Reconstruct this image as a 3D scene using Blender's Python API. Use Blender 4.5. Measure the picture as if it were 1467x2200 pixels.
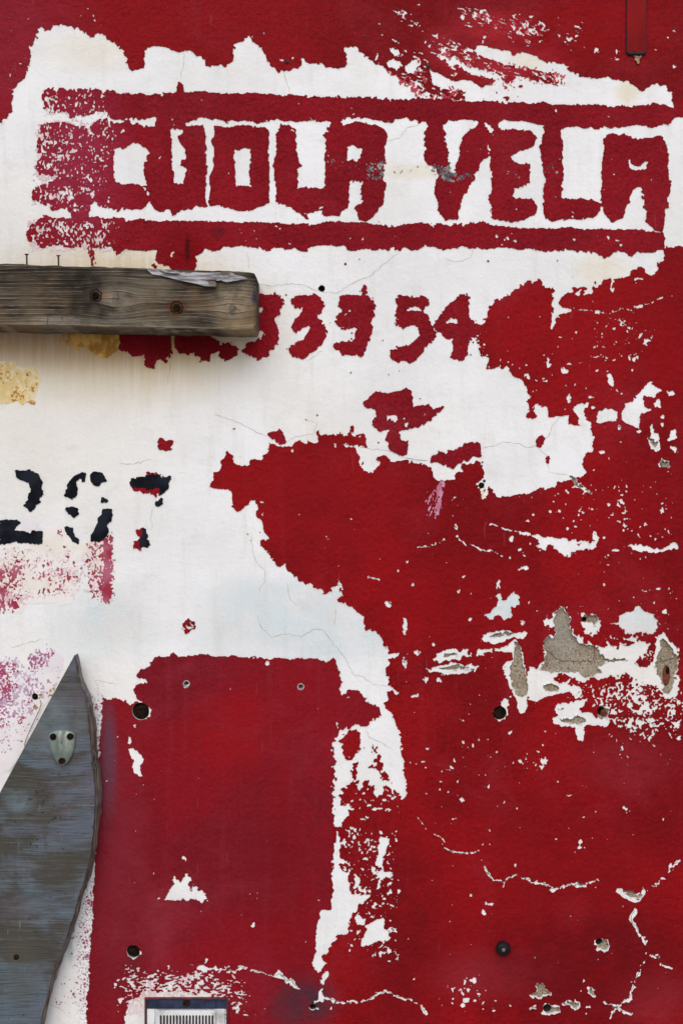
import bpy, math, random
import numpy as np
from mathutils import Vector, Matrix

for o in list(bpy.data.objects): bpy.data.objects.remove(o)
SC = bpy.context.scene
COL = SC.collection
S = 0.0008            # metres per photograph pixel on the wall
ZC = 1.45             # eye height
DIST = 2.4            # camera to wall
R = math.radians

# ---------------------------------------------------------------- camera, sky, sun, exposure
cam = bpy.data.cameras.new('camera')
cam.sensor_fit = 'VERTICAL'; cam.sensor_height = 36.0
cam.lens = 36.0 * DIST / (2200 * S)
cam.clip_start = 0.05; cam.clip_end = 400
co = bpy.data.objects.new('camera', cam); COL.objects.link(co)
co.location = (0, -DIST, ZC); co.rotation_euler = (R(90), 0, 0)
SC.camera = co

SUN_EL, SUN_AZ = R(37), R(180 + 4)      # azimuth from +Y towards +X: the veiled sun stands in front of the wall
w = bpy.data.worlds.new('World'); SC.world = w; w.use_nodes = True
nt = w.node_tree; bg = nt.nodes['Background']
sky = nt.nodes.new('ShaderNodeTexSky'); sky.sky_type = 'NISHITA'; sky.sun_disc = False
sky.sun_elevation = SUN_EL; sky.sun_rotation = SUN_AZ; sky.air_density = 1.0; sky.dust_density = 2.5; sky.ozone_density = 1.0
nt.links.new(sky.outputs[0], bg.inputs[0]); bg.inputs[1].default_value = 0.145
sun = bpy.data.lights.new('sun', 'SUN'); sun.energy = 1.35; sun.angle = R(50); sun.color = (1.0, 0.99, 0.98)
so = bpy.data.objects.new('sun', sun); COL.objects.link(so)
sd = Vector((math.sin(SUN_AZ) * math.cos(SUN_EL), math.cos(SUN_AZ) * math.cos(SUN_EL), math.sin(SUN_EL)))
so.rotation_euler = sd.to_track_quat('Z', 'Y').to_euler(); so.location = sd * 20
SC.view_settings.view_transform = 'Standard'; SC.view_settings.look = 'None'
SC.view_settings.exposure = -0.08; SC.view_settings.gamma = 1.0
SC.view_settings.use_curve_mapping = False

# ---------------------------------------------------------------- traced paint outlines
# every outline is listed in the units of a survey tile: letter = tile, then x,y pairs
TILE = {'A': (0, 0, 2.934), 'B': (480, 0, 2.934), 'C': (967, 0, 2.934), 'D': (0, 240, 2.934), 'E': (400, 240, 2.934),
        'F': (880, 240, 2.499), 'G': (0, 500, 2.934), 'H': (480, 580, 2.821), 'I': (967, 500, 2.934), 'J': (0, 900, 2.934),
        'K': (420, 880, 2.934), 'L': (880, 840, 2.499), 'M': (0, 1280, 2.934), 'N': (480, 1240, 2.934), 'O': (967, 1220, 2.934),
        'P': (0, 1650, 3.6675), 'Q': (200, 1780, 2.934), 'R': (620, 1560, 3.8605), 'T': (600, 1880, 2.934), 'U': (967, 1560, 2.934),
        'V': (967, 1840, 2.934), 'X': (0, 0, 1.0)}

def pts(s):
    out, t = [], TILE['X']
    for tok in s.split():
        if tok in TILE: t = TILE[tok]
        else:
            v = [float(a) for a in tok.split(',')]
            out.append((t[0] + v[0] / t[2], t[1] + v[1] / t[2]) + tuple(a / t[2] for a in v[2:]))
    return out

# --- red paint: name, label, outline (later ones paint over earlier ones)
RED = [
('red_paint_band', 'red paint band with dry brush streaks along the top of the wall', '''X -700,-500 -700,250 A -100,800 50,760 73,720 80,640 95,565 130,525 170,495 185,440 200,380 190,320
 200,292 230,290 240,250 255,210 268,170 285,195 325,195 345,165 400,160 440,175 490,185 530,205 560,230 588,240 610,213 650,225 680,250
 740,285 775,320 785,355 805,365 800,420 815,445 850,455 870,440 915,430 920,380 930,310 980,298 1040,305 1085,320 1130,338 1170,330
 1210,330 1260,355 1270,380 1295,390 1300,415 1340,425 1380,418 1430,440 B 30,412 60,400 65,340 75,285 110,270 145,238 180,235
 185,275 220,300 265,345 275,375 290,385 300,420 325,430 335,455 358,470 370,450 420,450 470,430 490,415 490,375 510,378 520,400 570,410
 610,405 640,425 690,430 712,445 750,430 778,400 770,350 765,310 785,290 830,300 870,340 915,375 960,400 1000,435 1050,465 1100,500
 1150,525 1220,555 1235,580 1235,605 1280,605 C -50,612 90,640 85,600 200,560 270,520 320,500 350,545 420,480 600,530 700,545 760,530
 800,490 810,490 870,502 960,500 1000,495 1020,515 1060,505 1110,520 1150,545 1180,575 1200,580 1240,560 1260,535 1300,530 1320,545
 1350,535 1365,570 1385,590 1385,640 1400,680 X 1470,236 1485,230 2200,230 2200,-500'''),
('red_paint_field', 'large red paint field peeled off in ragged patches on the right and lower wall', '''X 2200,527 I 1408,90 1342,92 1339,108 1337,185 1306,190 1306,225 1285,258 1250,275 1222,268 1215,232 1192,212
 1172,235 1132,240 1130,268 1090,280 1088,293 1030,295 1022,298 1018,385 1000,385 1010,340 1008,295 960,300 950,320 925,335 922,350 905,352
 900,330 890,345 895,385 870,392 848,385 845,372 865,365 868,325 850,340 790,350 765,340 770,380 735,385 705,385 688,425 690,455 730,475
 752,480 745,510 720,512 715,505 690,515 688,540 660,538 655,575 640,605 627,605 632,545 650,490 635,475 640,440 635,395 660,370 640,360
 600,350 572,340 565,300 520,315 487,297 465,310 460,335 440,318 425,325 425,355 385,370 375,395 350,380 348,400 330,415 270,430 262,455
 235,460 232,510 225,545 200,580 160,600 145,665 190,635 197,645 165,660 160,672 185,690 190,715 175,735 180,765 205,785 240,785 240,825
 232,850 265,880 285,860 300,835 320,845 355,842 370,855 365,885 395,915 445,930 465,965 485,1015 500,1045 475,1050 480,1085 495,1105
 490,1130 468,1165 L 616,135 625,145 668,148 682,135 670,110 662,70 685,65 700,85 730,85 735,120 740,140 760,142 800,138 848,130 846,160
 845,178 880,183 915,190 890,165 900,150 885,120 870,100 895,75 920,70 945,62 955,75 930,95 935,145 968,172 965,205 985,250 980,325 935,335
 918,375 935,430 918,465 895,465 875,455 850,450 860,480 840,485 780,508 735,522 690,525 640,545 585,555 545,565 465,570 440,530 420,515
 408,530 415,550 400,580 380,578 375,540 368,520 366,500 388,485 388,440 390,395 385,380 300,392 262,400 280,402 275,425 245,440 240,470
 215,478 180,480 150,482 130,465 120,440 110,410 85,395 70,398 40,390 0,385 K 1330,315 1300,325 1260,330 1225,320 1212,298 1180,292
 1148,300 1142,318 1165,335 1155,365 1120,390 1110,415 1075,405 1040,360 1035,320 1020,262 1010,240 930,235 905,228 960,210 985,222
 1075,232 1080,180 1060,165 1020,155 1010,185 985,170 998,120 980,105 965,125 968,150 940,165 905,148 880,160 850,150 830,165 790,162
 780,135 765,135 765,185 775,198 750,210 705,195 700,212 650,200 615,215 605,235 580,220 545,235 520,230 472,210 468,265 430,280 420,305
 390,325 365,315 348,325 350,350 320,378 300,355 265,345 240,330 240,310 222,285 208,265 195,275 185,300 158,325 168,345 155,385 120,395
 108,450 90,490 130,495 225,515 232,570 228,610 262,645 290,625 325,615 345,580 375,570 385,610 395,625 382,655 395,685 415,695 425,735
 428,775 470,792 460,820 440,822 428,810 415,835 425,870 470,910 490,940 510,970 515,992 540,990 560,975 575,985 580,1015 600,1025
 605,1050 640,1058 640,1075 680,1090 720,1092 760,1105 770,1140 800,1130 815,1150 835,1155 850,1140 855,1122 885,1108 918,1078
 N 748,60 735,110 722,150 755,160 800,185 838,215 888,240 885,285 880,300 890,335 935,332 970,352 1000,385 1010,420 1025,435 1030,470
 1015,478 1060,478 1105,472 1100,490 1060,508 1038,512 1045,545 1015,585 1030,625 1042,640 1035,680 1075,700 1108,738 1085,730 1060,710
 1040,725 1038,770 1015,795 990,840 X 760,1562 717,1580 680,1700 600,2000 560,2260 560,2900 2200,2900'''),
('painted_panel', 'crimson painted panel beside the leaning plank', '''M 655,640 668,650 700,650 760,648 800,665 820,680 830,690 835,670 865,665 910,672 875,650 855,620 848,595 862,560 890,548
 938,545 935,530 915,518 880,522 865,500 885,475 925,450 955,435 970,395 1000,380 1040,385 1075,375 1090,350 1105,370 1130,382 1180,380
 1230,372 1300,368 1370,380 1420,372 N 40,488 80,492 100,505 150,508 210,500 260,510 310,515 330,505 400,515 470,508 530,510 580,505
 620,515 650,525 690,515 705,525 715,555 730,590 735,640 748,665 735,700 742,738 765,735 785,710 805,712 845,710 860,730 890,750 895,780
 930,800 965,808 988,835 980,860 950,880 920,895 900,935 880,930 850,922 820,930 790,945 745,950 X 717,1580 715,1780 712,1930 690,2000
 680,2080 640,2110 640,2900 178,2900 P 690,1930 705,1640 720,1440 735,1200 740,1000 750,800 755,700 M 605,1174 630,1000 645,850 650,700'''),
('painted_stripe', 'upper red stripe over the lettering', '''A 268,610 300,563 345,565 360,575 400,565 490,572 540,565 600,575 700,580 740,592 850,600 950,600 1050,592 1118,590
 1120,540 1140,522 1162,545 1165,590 1200,590 1300,578 1370,595 1467,595 B 60,595 150,590 250,595 350,608 430,603 550,615 700,620 800,618 950,625 1100,632 1200,625 1300,625 1380,625 1467,635
 C 120,650 200,645 350,650 500,658 580,648 640,665 750,668 900,668 1000,672 1100,675 1200,672 1270,662 1340,665 1400,685 X 1500,236 1500,252
 C 1408,745 1395,765 1370,788 1310,795 1250,808 1165,790 1090,815 1050,800 1010,818 960,805 920,818 880,797 840,812 790,805 730,808 690,820
 600,800 560,790 530,785 480,770 400,770 310,768 290,795 260,790 230,790 205,778 180,780 150,762 90,762 0,760 B 1400,758 1395,785 1285,785
 1270,775 1220,770 1160,755 1100,752 1070,775 1025,785 970,770 960,765 900,752 790,748 735,765 700,782 640,765 600,770 540,760 460,775
 440,765 370,770 330,762 270,770 230,775 180,770 130,762 60,765 0,775 D 1440,75 1420,60 1380,58 1340,50 1275,40 1200,65 1170,70 1165,78
 1090,82 1000,60 990,40 930,45 880,48 820,48 800,50 700,58 690,30 A 670,755 680,715 640,712 600,725 545,738 480,730 465,755 445,750
 435,718 400,710 350,725 320,720 280,690 285,650'''),
('painted_stripe', 'lower red stripe under the lettering', '''D 170,770 200,720 230,690 290,672 270,650 300,655 340,672 460,672 560,660 620,668 700,678 790,680 900,688 1000,695 1090,690
 1170,695 1250,690 1340,690 1440,695 E 80,700 200,690 300,700 400,700 480,695 560,705 660,715 760,715 830,710 880,700 1000,700 1080,700
 1180,712 1300,728 1380,718 1430,712 F 70,600 130,612 200,615 280,605 380,603 460,615 540,622 640,630 740,632 850,625 930,635 1000,632 1100,640
 1200,635 1310,650 1350,650 1362,680 1362,725 1358,742 1320,745 1300,760 1260,765 1215,755 1180,785 1160,760 1120,750 1080,765 1040,788
 1010,765 960,755 880,750 840,742 790,748 730,760 690,745 640,740 590,745 540,735 470,730 420,742 350,735 290,728 240,735 180,745 130,735
 80,722 40,745 0,750 E 1420,878 1380,850 1340,885 1300,855 1260,880 1220,880 1150,865 1060,880 1010,880 1000,850 950,850 900,845 820,845
 790,855 770,885 730,890 690,870 620,875 610,855 540,860 530,885 490,880 460,865 380,848 300,855 235,850 215,880 170,885 120,860 110,885
 65,915 55,1000 G 1225,290 1080,290 1070,215 1040,210 1000,195 980,150 1000,115 950,110 900,125 840,115 780,115 740,140 710,90 650,105
 600,110 600,140 605,205 575,205 565,120 560,70 460,105 400,95 350,80 270,105 230,70 170,55 D 180,820'''),
('painted_letter', 'worn red letter S scuffed down to specks', '''D 265,90 290,70 340,78 420,72 480,95 530,98 560,130 575,160 588,158 590,140 570,110 605,65 660,50 692,58 690,300 660,480 660,600 630,605
 600,580 570,590 560,680 460,680 440,625 400,610 340,625 300,600 250,575 210,565 215,490 250,465 320,460 355,445 350,410 300,410 260,400
 230,375 220,350 245,320 250,270 245,180'''),
('painted_letter', 'red letter C', '''D 690,60 740,75 815,50 945,50 945,560 925,600 900,620 830,620 790,620 775,590 755,625 700,610 650,605 650,560 660,480 690,300'''),
('painted_letter', 'red letter U', '''D 945,70 1000,60 1090,75 1165,72 1180,100 1230,90 1290,95 1305,200 1300,280 1308,370 1298,470 1300,570 1315,605 1270,600 1235,595 1215,620 1150,625
 1095,655 1080,625 1050,620 1020,635 985,625 965,600 945,560'''),
('painted_letter', 'red letter O', '''E 175,95 210,92 240,105 300,95 400,92 430,102 490,105 520,110 525,170 520,250 525,400 528,550 525,580 470,605 420,625 350,635 300,620
 240,605 195,598 150,600 145,570 155,500 150,400 165,375 175,330 180,240 165,210 162,180 180,150'''),
('painted_letter', 'red letter L running into the letter A', '''E 565,150 580,110 605,85 640,90 690,105 690,180 700,240 705,300 710,330 735,345 705,355 695,375 708,395 700,450 705,482 790,488 872,485
 872,620 845,630 800,635 760,640 735,635 770,675 745,680 725,655 690,635 650,598 610,590 565,578 570,520 560,440 552,350 565,300 568,220'''),
('painted_letter', 'red letter A with grey scuffs', '''E 870,620 868,490 880,350 870,270 880,200 870,160 890,110 915,80 920,50 965,50 970,78 1000,85 1090,62 1130,80 1190,90 1230,105 1268,150 1250,230
 1255,300 1240,380 1235,435 1258,450 1255,490 1240,590 1200,640 1170,675 1130,698 1090,685 1085,650 1060,615 1075,590 1105,570 1095,520
 1110,470 1118,445 1075,450 1035,440 1020,440 1025,500 1030,570 1018,620 980,635 970,665 920,655 880,668 850,645'''),
('painted_letter', 'red letter V crossed by a grey scuff', '''F 78,115 95,90 95,55 165,55 180,95 190,160 205,230 205,300 220,345 238,362 245,310 240,290 265,240 268,200 280,140 310,110 355,85 370,50
 410,50 418,110 425,180 410,215 425,240 415,255 385,262 370,320 345,335 340,365 310,410 285,455 270,490 265,540 240,575 195,588 180,580
 158,545 150,490 128,440 135,370 150,350 140,305 100,290 85,280 75,240 85,200'''),
('painted_letter', 'red letter E', '''F 435,60 465,60 475,90 500,100 545,100 610,100 660,120 678,150 665,185 620,210 570,220 545,250 560,280 600,290 640,285 638,320 645,385 610,400 560,415
 548,460 600,475 665,475 685,515 680,545 620,580 560,595 500,590 450,575 432,550 435,500 425,480 440,400 440,330 425,310 430,265 425,200
 418,130 435,115'''),
('painted_letter', 'red letter L beside the last letter A', '''F 705,160 718,110 715,75 805,75 808,150 820,190 810,250 820,300 812,400 808,465 850,470 930,475 1000,485 1030,500 1010,555 980,575 920,578
 860,580 760,592 720,575 715,500 718,420 715,320 700,250 695,200'''),
('painted_letter', 'last red letter A', '''F 1035,160 1060,130 1090,125 1140,125 1180,140 1240,145 1300,140 1325,125 1350,140 1375,190 1385,250 1380,330 1395,400 1390,440 1375,480
 1390,515 1365,525 1362,600 1350,645 1310,645 1290,620 1260,600 1265,540 1250,480 1240,420 1222,410 1205,425 1175,435 1170,490 1150,540
 1140,575 1075,598 1065,575 1040,550 1030,515 1022,500 1028,420 1020,350 1025,260 1040,190'''),
('painted_digit', 'red digit 3 half behind the beam', '''H 150,150 300,155 318,130 330,155 362,180 360,215 345,260 335,290 310,295 315,325 340,385 330,440 300,490 250,530 210,550 140,515 118,490
 150,455 200,430 240,410 265,375 150,375'''),
('painted_digit', 'middle red digit 3', '''H 410,195 430,160 500,155 590,160 612,210 595,270 565,275 600,310 630,380 610,430 560,490 500,525 490,545 430,535 405,510 388,470 420,450
 480,430 515,385 520,345 480,355 445,385 410,355 430,320 490,235 430,240'''),
('painted_digit', 'third red digit 3 with a tick above', '''H 695,190 700,160 760,155 835,156 848,150 835,140 845,88 868,100 860,150 890,175 912,200 905,255 895,310 905,380 895,430 860,490 850,520 825,540 800,520
 740,518 718,535 710,490 670,470 662,450 700,440 770,425 810,385 805,358 730,375 690,350 675,320 680,290 720,262 695,235'''),
('painted_digit', 'red digit 5', '''H 1045,180 1070,155 1110,165 1220,165 1245,180 1240,215 1215,225 1205,255 1240,280 1255,320 1295,410 1260,435 1225,470 1190,520 1130,570
 1100,550 1050,560 1000,520 1015,480 1080,470 1150,445 1185,400 1180,350 1150,335 1120,350 1060,355 1040,320 1045,240'''),
('painted_digit', 'red digit 4 running into the red field', '''H 1275,350 1290,300 1340,235 1410,170 1450,147 I 15,430 55,395 90,385 120,405 115,500 125,560 160,565 200,580 222,600 190,635 145,660 110,705
 105,770 65,812 0,795 H 1370,530 1385,490 1380,415 1345,425 1320,400 1300,385'''),
('paint_flake', 'dark red paint remnant hanging under the beam', '''G 760,600 755,740 800,755 850,785 910,770 915,820 935,845 985,850 1000,800 1060,820 1080,780 1080,600'''),
('paint_flake', 'second dark red paint remnant under the beam', '''G 1105,600 1100,700 1115,745 1145,775 1170,765 1240,768 1262,780 1265,810 1320,805 1330,760 1390,745 1385,690 1330,660 1330,600'''),
('paint_flake', 'red dot remnant beside the first digit 3', '''H -20,455 0,448 40,440 70,465 92,497 75,532 45,552 0,545 -22,520'''),
('paint_flake', 'bat shaped red paint remnant on the white wall', '''H 845,815 865,790 880,765 920,732 990,750 1080,735 1105,715 1140,745 1150,830 1245,815 1255,850 1340,815 1300,875 1250,905 1190,950 1130,965
 1060,980 1080,1035 1120,1035 1115,1085 1110,1125 1070,1120 1000,1090 990,1040 975,1038 1000,965 945,980 890,940 890,920 930,900 915,850 855,835'''),
('paint_flake', 'small red triangle of paint', '''H 265,1000 300,980 345,970 360,985 375,1010 380,1045 345,1060 320,1030'''),
('paint_flake', 'red tick of paint on the white wall', '''J 1003,125 1020,112 1045,142 1095,140 1095,165 1075,192 1015,203 1003,180'''),
('paint_flake', 'boat shaped red island of paint above the crack', '''L 105,370 118,345 140,340 150,322 180,328 190,342 200,322 240,312 270,298 290,282 335,280 375,278 380,325 382,355 335,352 310,378 262,388
 240,415 222,417 200,405 170,398 140,385 108,380'''),
('paint_flake', '', '''L 672,265 705,235 720,250 718,280 698,310 680,295'''),
('paint_flake', '', '''L 728,358 750,355 755,390 732,395'''),
('paint_flake', 'red paint left under the black 7', '''J 930,338 1000,338 1005,365 1025,440 1015,470 990,495 940,465 850,460 822,420 830,378 930,368'''),
('paint_flake', 'red paint left beside the black foot of the 7', '''J 860,700 900,688 925,690 945,780 915,820 880,825 845,810 855,770 880,750 860,730'''),
('paint_flake', 'red ring of paint round a screw', '''M 1155,160 1190,138 1225,160 1235,190 1210,220 1170,238 1165,210 1152,185'''),
('paint_flake', 'small red scrap below the upper stripe', '''G 955,215 965,203 990,206 992,222 975,226'''),
]
# --- white cut out of the red
CUT = '''D 720,238 760,228 800,235 830,212 880,212 925,235 938,260 930,315 910,325 920,400 930,470 880,470 830,462 790,465 745,455 725,420 720,340
D 1088,110 1108,125 1125,112 1150,115 1155,140 1125,160 1130,195 1165,235 1178,300 1145,312 1140,345 1175,360 1165,460 1100,462 1098,380 1085,370 1090,290 1082,240 1090,180 1072,140
D 815,52 835,48 880,60 920,45 990,40 998,60 975,95 945,102 900,98 880,82 835,85
D 740,72 760,58 782,66 765,76
D 540,100 560,110 588,150 580,162 562,150
D 545,485 575,500 595,510 605,540 580,555 568,520
D 440,255 500,252 495,264 445,266
D 900,475 915,480 930,490 915,505
D 930,505 945,515 942,540 930,530
E 305,248 330,250 365,240 408,238 410,300 400,370 398,430 410,478 370,475 345,470 308,478 318,440 310,390 305,330 298,290
E 1012,225 1040,218 1060,215 1080,235 1112,240 1100,295 1080,310 1050,310 1015,318 1015,270
E 1010,95 1000,75 1090,48 1150,58 1200,62 1205,80 1140,72 1090,62 1030,85
E 980,80 1000,60 1080,48 1170,55 1175,75 1130,68 1080,62 1020,82
F 470,85 482,55 560,58 620,65 690,80 712,110 700,160 690,200 678,195 680,150 660,118 610,100 545,98 500,98
F 400,62 415,70 445,95 440,125 425,125 418,95 395,72
F 1170,262 1190,285 1235,298 1255,265 1270,258 1262,310 1210,318 1175,305
F 410,190 420,185 425,215 412,218
H 212,235 240,228 235,250 212,272 150,272 150,235
H 1105,235 1150,230 1185,230 1195,250 1150,248 1108,250
H 1350,310 1380,290 1410,300 1412,322 1355,320
H 985,885 1050,880 1060,905 1040,925 1010,900 990,920
G 1070,145 1100,120 1110,125 1090,155 1075,158
C 150,330 165,295 200,295 290,315 360,330 400,360 415,338 470,340 540,355 560,380 610,405 720,408 740,430 745,465 680,475 620,465 560,460 480,440 400,425 300,400 220,370 160,345
C -20,385 40,380 120,420 200,450 300,475 325,490 300,515 230,500 150,475 100,460 60,430 0,410
C -130,450 -80,460 -20,500 20,520 100,505 200,560 150,600 90,590 60,570 0,580 -60,560 -110,530
C 640,470 745,462 805,470 800,490 760,530 700,540 640,520
B 1045,320 1060,300 1110,330 1105,365 1080,365
B 1020,410 1060,378 1110,390 1125,420 1100,450 1050,440
B 1140,430 1190,390 1240,385 1250,410 1220,440 1210,480 1150,455
B 1340,350 1390,325 1420,345 1400,390 1360,385
B 1385,395 1440,370 1480,390 1480,425 1420,420
B 808,375 820,360 835,375 822,388
I 765,1110 800,1085 865,1070 870,1090 840,1110 835,1165 800,1160
I 915,1160 935,1120 985,1110 1030,1120 1050,1150 1045,1190 930,1190
L 995,165 1000,130 1020,110 1050,95 1075,110 1108,105 1112,135 1085,168 1060,155 1020,180
L 1130,140 1140,100 1165,65 1195,55 1225,15 1245,0 1245,30 1250,95 1290,100 1270,115 1235,115 1225,205 1190,190 1160,180 1135,160
I 1195,1000 1240,940 1280,955 1290,980 1335,990 1300,1015 1280,1035 1240,1030 1210,1040 1210,1090 1225,1115 1255,1120 1205,1140 1180,1174 1080,1174 1070,1160 1090,1075 1140,1070 1160,1030
I 1355,1000 1385,990 1405,1010 1400,1030 1370,1030
I 1280,1075 1310,1055 1325,1100 1290,1100
L 1290,180 1305,180 1305,225 1335,260 1330,320 1305,325 1265,260 1285,235
L 1370,265 1400,215 1430,205 1430,255 1390,265
L 1330,395 1345,355 1365,365 1392,390 1392,412 1335,412
L 1390,300 1410,290 1430,295 1430,330 1405,325
L 665,835 690,820 680,800 640,775 585,770 580,755 640,765 700,775 760,788 830,798 900,805 990,810 975,770 985,755 1010,775 1010,810 990,845 900,850 870,860 855,897 820,890 795,855 765,855 770,830 735,830 725,858 700,850
L 1150,830 1190,822 1260,825 1300,845 1355,840 1400,815 1430,812 1430,850 1380,850 1330,865 1275,872 1220,850 1195,845
L 848,448 882,462 908,498 940,522 980,552 970,560 945,545 915,530 885,510 862,480
L 360,500 380,480 405,482 405,510 395,525 405,545 400,578 382,578 375,540
O 205,290 240,285 260,255 295,240 305,200 290,180 300,155 318,165 325,200 350,195 375,160 400,150 430,175 435,215 400,250 380,240 375,275 395,300 360,320 340,335 320,310 290,295 265,325 240,320
O 290,110 305,65 320,75 310,135 295,135
O 180,440 205,415 270,400 330,388 410,405 480,410 475,435 430,445 400,430 350,460 270,480 200,460
N 1325,520 1340,480 1390,460 1440,450 O 0,510 100,525 140,540 100,560 40,575 0,575 N 1440,535 1400,520 1360,540
N 1275,580 1330,555 1420,548 O 0,595 60,600 140,610 200,628 120,660 60,670 0,668 N 1390,612 1340,595 1290,590
O 480,700 490,620 555,625 590,570 580,490 600,430 630,420 660,435 650,350 630,375 590,350 585,320 640,325 625,285 650,275 685,238 725,250 740,290 755,380 790,430 820,425 830,465 890,480 950,500 1010,480 1040,505 1100,490 1130,480 1190,450 1250,480 1230,530 1180,560 1150,600 1230,620 1270,600 1275,560 1290,480 1290,430 1340,400 1370,450 1430,500 1430,800 1370,820 1330,780 1290,740 1200,720 1100,660 1000,680 900,700 830,720 760,690 700,665 640,690 640,710 700,725 740,735 830,750 820,800 740,780 680,790 600,805 540,845 485,830 490,780
O 155,545 160,505 270,510 360,480 390,455 410,440 440,500 460,580 480,690 490,780 480,815 485,880 470,915 440,915 415,880 412,820 380,760 350,690 320,620 390,580 390,525 330,525 270,515 190,540
O 635,950 680,920 650,900 655,865 700,850 760,845 850,810 850,840 810,880 830,905 880,910 915,940 1000,960 985,1000 900,990 850,990 830,1020 845,1050 830,1085 805,1090 780,1030 780,1000 700,990 650,970
O 815,335 835,295 915,290 935,330 945,370 930,395 910,400 910,415 850,410 835,370
O 1000,345 1055,340 1060,300 1100,285 1150,270 1160,235 1190,245 1220,275 1270,285 1300,340 1290,400 1250,415 1200,400 1160,415 1100,405 1070,385 1060,360
O 315,870 320,845 340,815 365,830 360,875 340,880
N 1015,795 1020,825 1055,850 1078,890 1090,940 1108,960 R 935,200 940,265 965,290 955,320 940,365 970,385 975,440 970,520 980,570 955,605 935,590 920,560 905,545 895,530 868,528 862,545 850,520 835,505 810,480 785,510 780,540 755,545 750,565 715,575 705,540 712,490 690,485 668,480 672,460 640,435 620,450 615,480 625,500 600,515 585,530 575,520 582,445 560,450 510,465 490,495 460,505 428,500 430,515 445,545 430,565 412,560 425,590 438,600 428,635 460,640 515,642 515,665 540,675 525,690 500,680 498,740 470,770 440,800 440,830 390,832 380,820 370,760 365,700 375,640 370,560 375,450 380,360 378,260 375,150 390,90 400,45 440,15 470,10 N 800,940 830,925 870,925 900,935 930,905 985,875 990,840
R 398,865 412,870 415,915 430,955 465,945 485,955 480,970 430,975 425,1010 420,1060 440,1090 495,1095 490,1110 450,1135 425,1140 430,1190 460,1200 500,1190 525,1180 515,1200 500,1230 480,1265 500,1290 505,1330 515,1380 540,1390 560,1370 600,1395 650,1390 690,1385 670,1415 620,1450 580,1470 570,1530 530,1540 525,1580 485,1620 500,1640 485,1690 T 440,330 430,372 395,365 368,370 360,405 320,430 318,455 300,488 272,495 270,515 298,542 275,580 260,600 235,605 215,585 220,565 203,548 218,530 222,500 235,470 228,400 232,310 255,270 255,230 285,210 325,215 R 350,1500 350,1440 370,1340 360,1230 368,1150 375,1080 372,1000 385,965 395,920
R 545,1230 560,1215 590,1260 580,1320 545,1340 535,1325 560,1300 550,1260
R 755,910 835,925 830,970 810,1010 790,1080 780,1140 790,1190 820,1190 870,1215 865,1240 830,1245 790,1260 765,1300 760,1345 720,1350 690,1360 745,1310 750,1240 700,1220 670,1225 720,1200 755,1190 765,1160 730,1140 735,1060 745,1000
R 745,860 775,870 780,890 755,892
T 470,265 490,240 515,255 545,270 530,305 490,305
T 560,260 620,240 600,262
T 540,310 600,280 660,250 655,330 690,345 695,395 660,395 640,370 640,405 560,435 500,440 530,400 530,370 550,340
T 250,770 245,745 260,712 278,715 275,745 305,770 270,785 235,790 215,800 225,780
T 255,665 275,625 300,590 318,605 300,645 268,682
V 1028,182 1070,190 1085,210 1105,235 1150,255 1195,262 1200,195 1220,210 1222,240 1200,268 1170,288 1130,270 1070,250 1065,225 1040,210
V 1165,318 1178,322 1172,350 1150,385 1140,410 1130,410 1120,395 1128,365 1150,340
V 1220,592 1245,605 1222,622
V 485,862 515,848 545,830 538,780 565,788 592,792 602,830 632,850 638,872 590,872 560,890 515,888
V 500,950 520,935 545,955 535,970
V 570,955 585,920 630,930 690,932 695,975 645,985 570,990
V 695,922 740,888 762,902 805,910 812,940 780,962 750,930 712,935
V 860,812 880,820 898,835 908,870 925,897 875,885 868,850
V 905,520 930,512 985,515 1000,560 990,595 940,590 910,565
Q 650,880 660,848 700,855 720,862 790,865 835,875 790,880 795,897 750,898 690,890 665,885
Q 450,445 470,410 490,370 515,345 512,305 525,292 545,325 560,335 585,290 600,280 610,320 610,380 620,395 630,345 645,340 670,380 705,390 722,425 715,455 670,455 620,440 590,445 570,430 560,450 500,450
Q 205,1174 225,1130 240,1070 290,1060 335,1025 360,1012 420,1025 520,1018 600,1022 680,1035 800,1048 850,1055 850,1400 205,1400
Q 905,1100 920,1100 912,1160 900,1155
M 810,955 830,955 870,970 900,1005 910,1040 890,1065 895,1110 905,1135 880,1135 850,1110 845,1075 850,1045 820,990
M 820,870 838,905 825,935 808,925
M 1180,165 1205,160 1220,185 1205,212 1180,205 1172,185
U 785,0 830,0 842,40 815,92 800,70'''
# --- red put back inside white
BACK = '''R 405,125 430,90 470,70 490,40 520,27 570,35 600,65 600,95 590,110 585,190 575,240 555,265 525,262 510,268 490,262 460,265 455,240 445,140 420,132
R 540,300 570,285 582,300 565,320 560,345 572,385 555,410 545,440 515,430 520,400 525,370 505,355 530,340 535,315
R 700,190 712,165 740,165 735,195 715,215
R 740,230 755,225 770,245 750,275 780,300 770,330 780,350 765,380 735,350 725,320 745,310 725,285 710,265 735,255
R 670,330 690,312 712,325 700,345 685,350
R 755,390 780,385 825,378 840,440 800,448 780,430 785,405
M 1180,175 1195,168 1208,182 1200,198 1185,198
L 870,820 910,818 915,828 880,832
C 340,620 365,615 370,630 350,640'''
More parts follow.
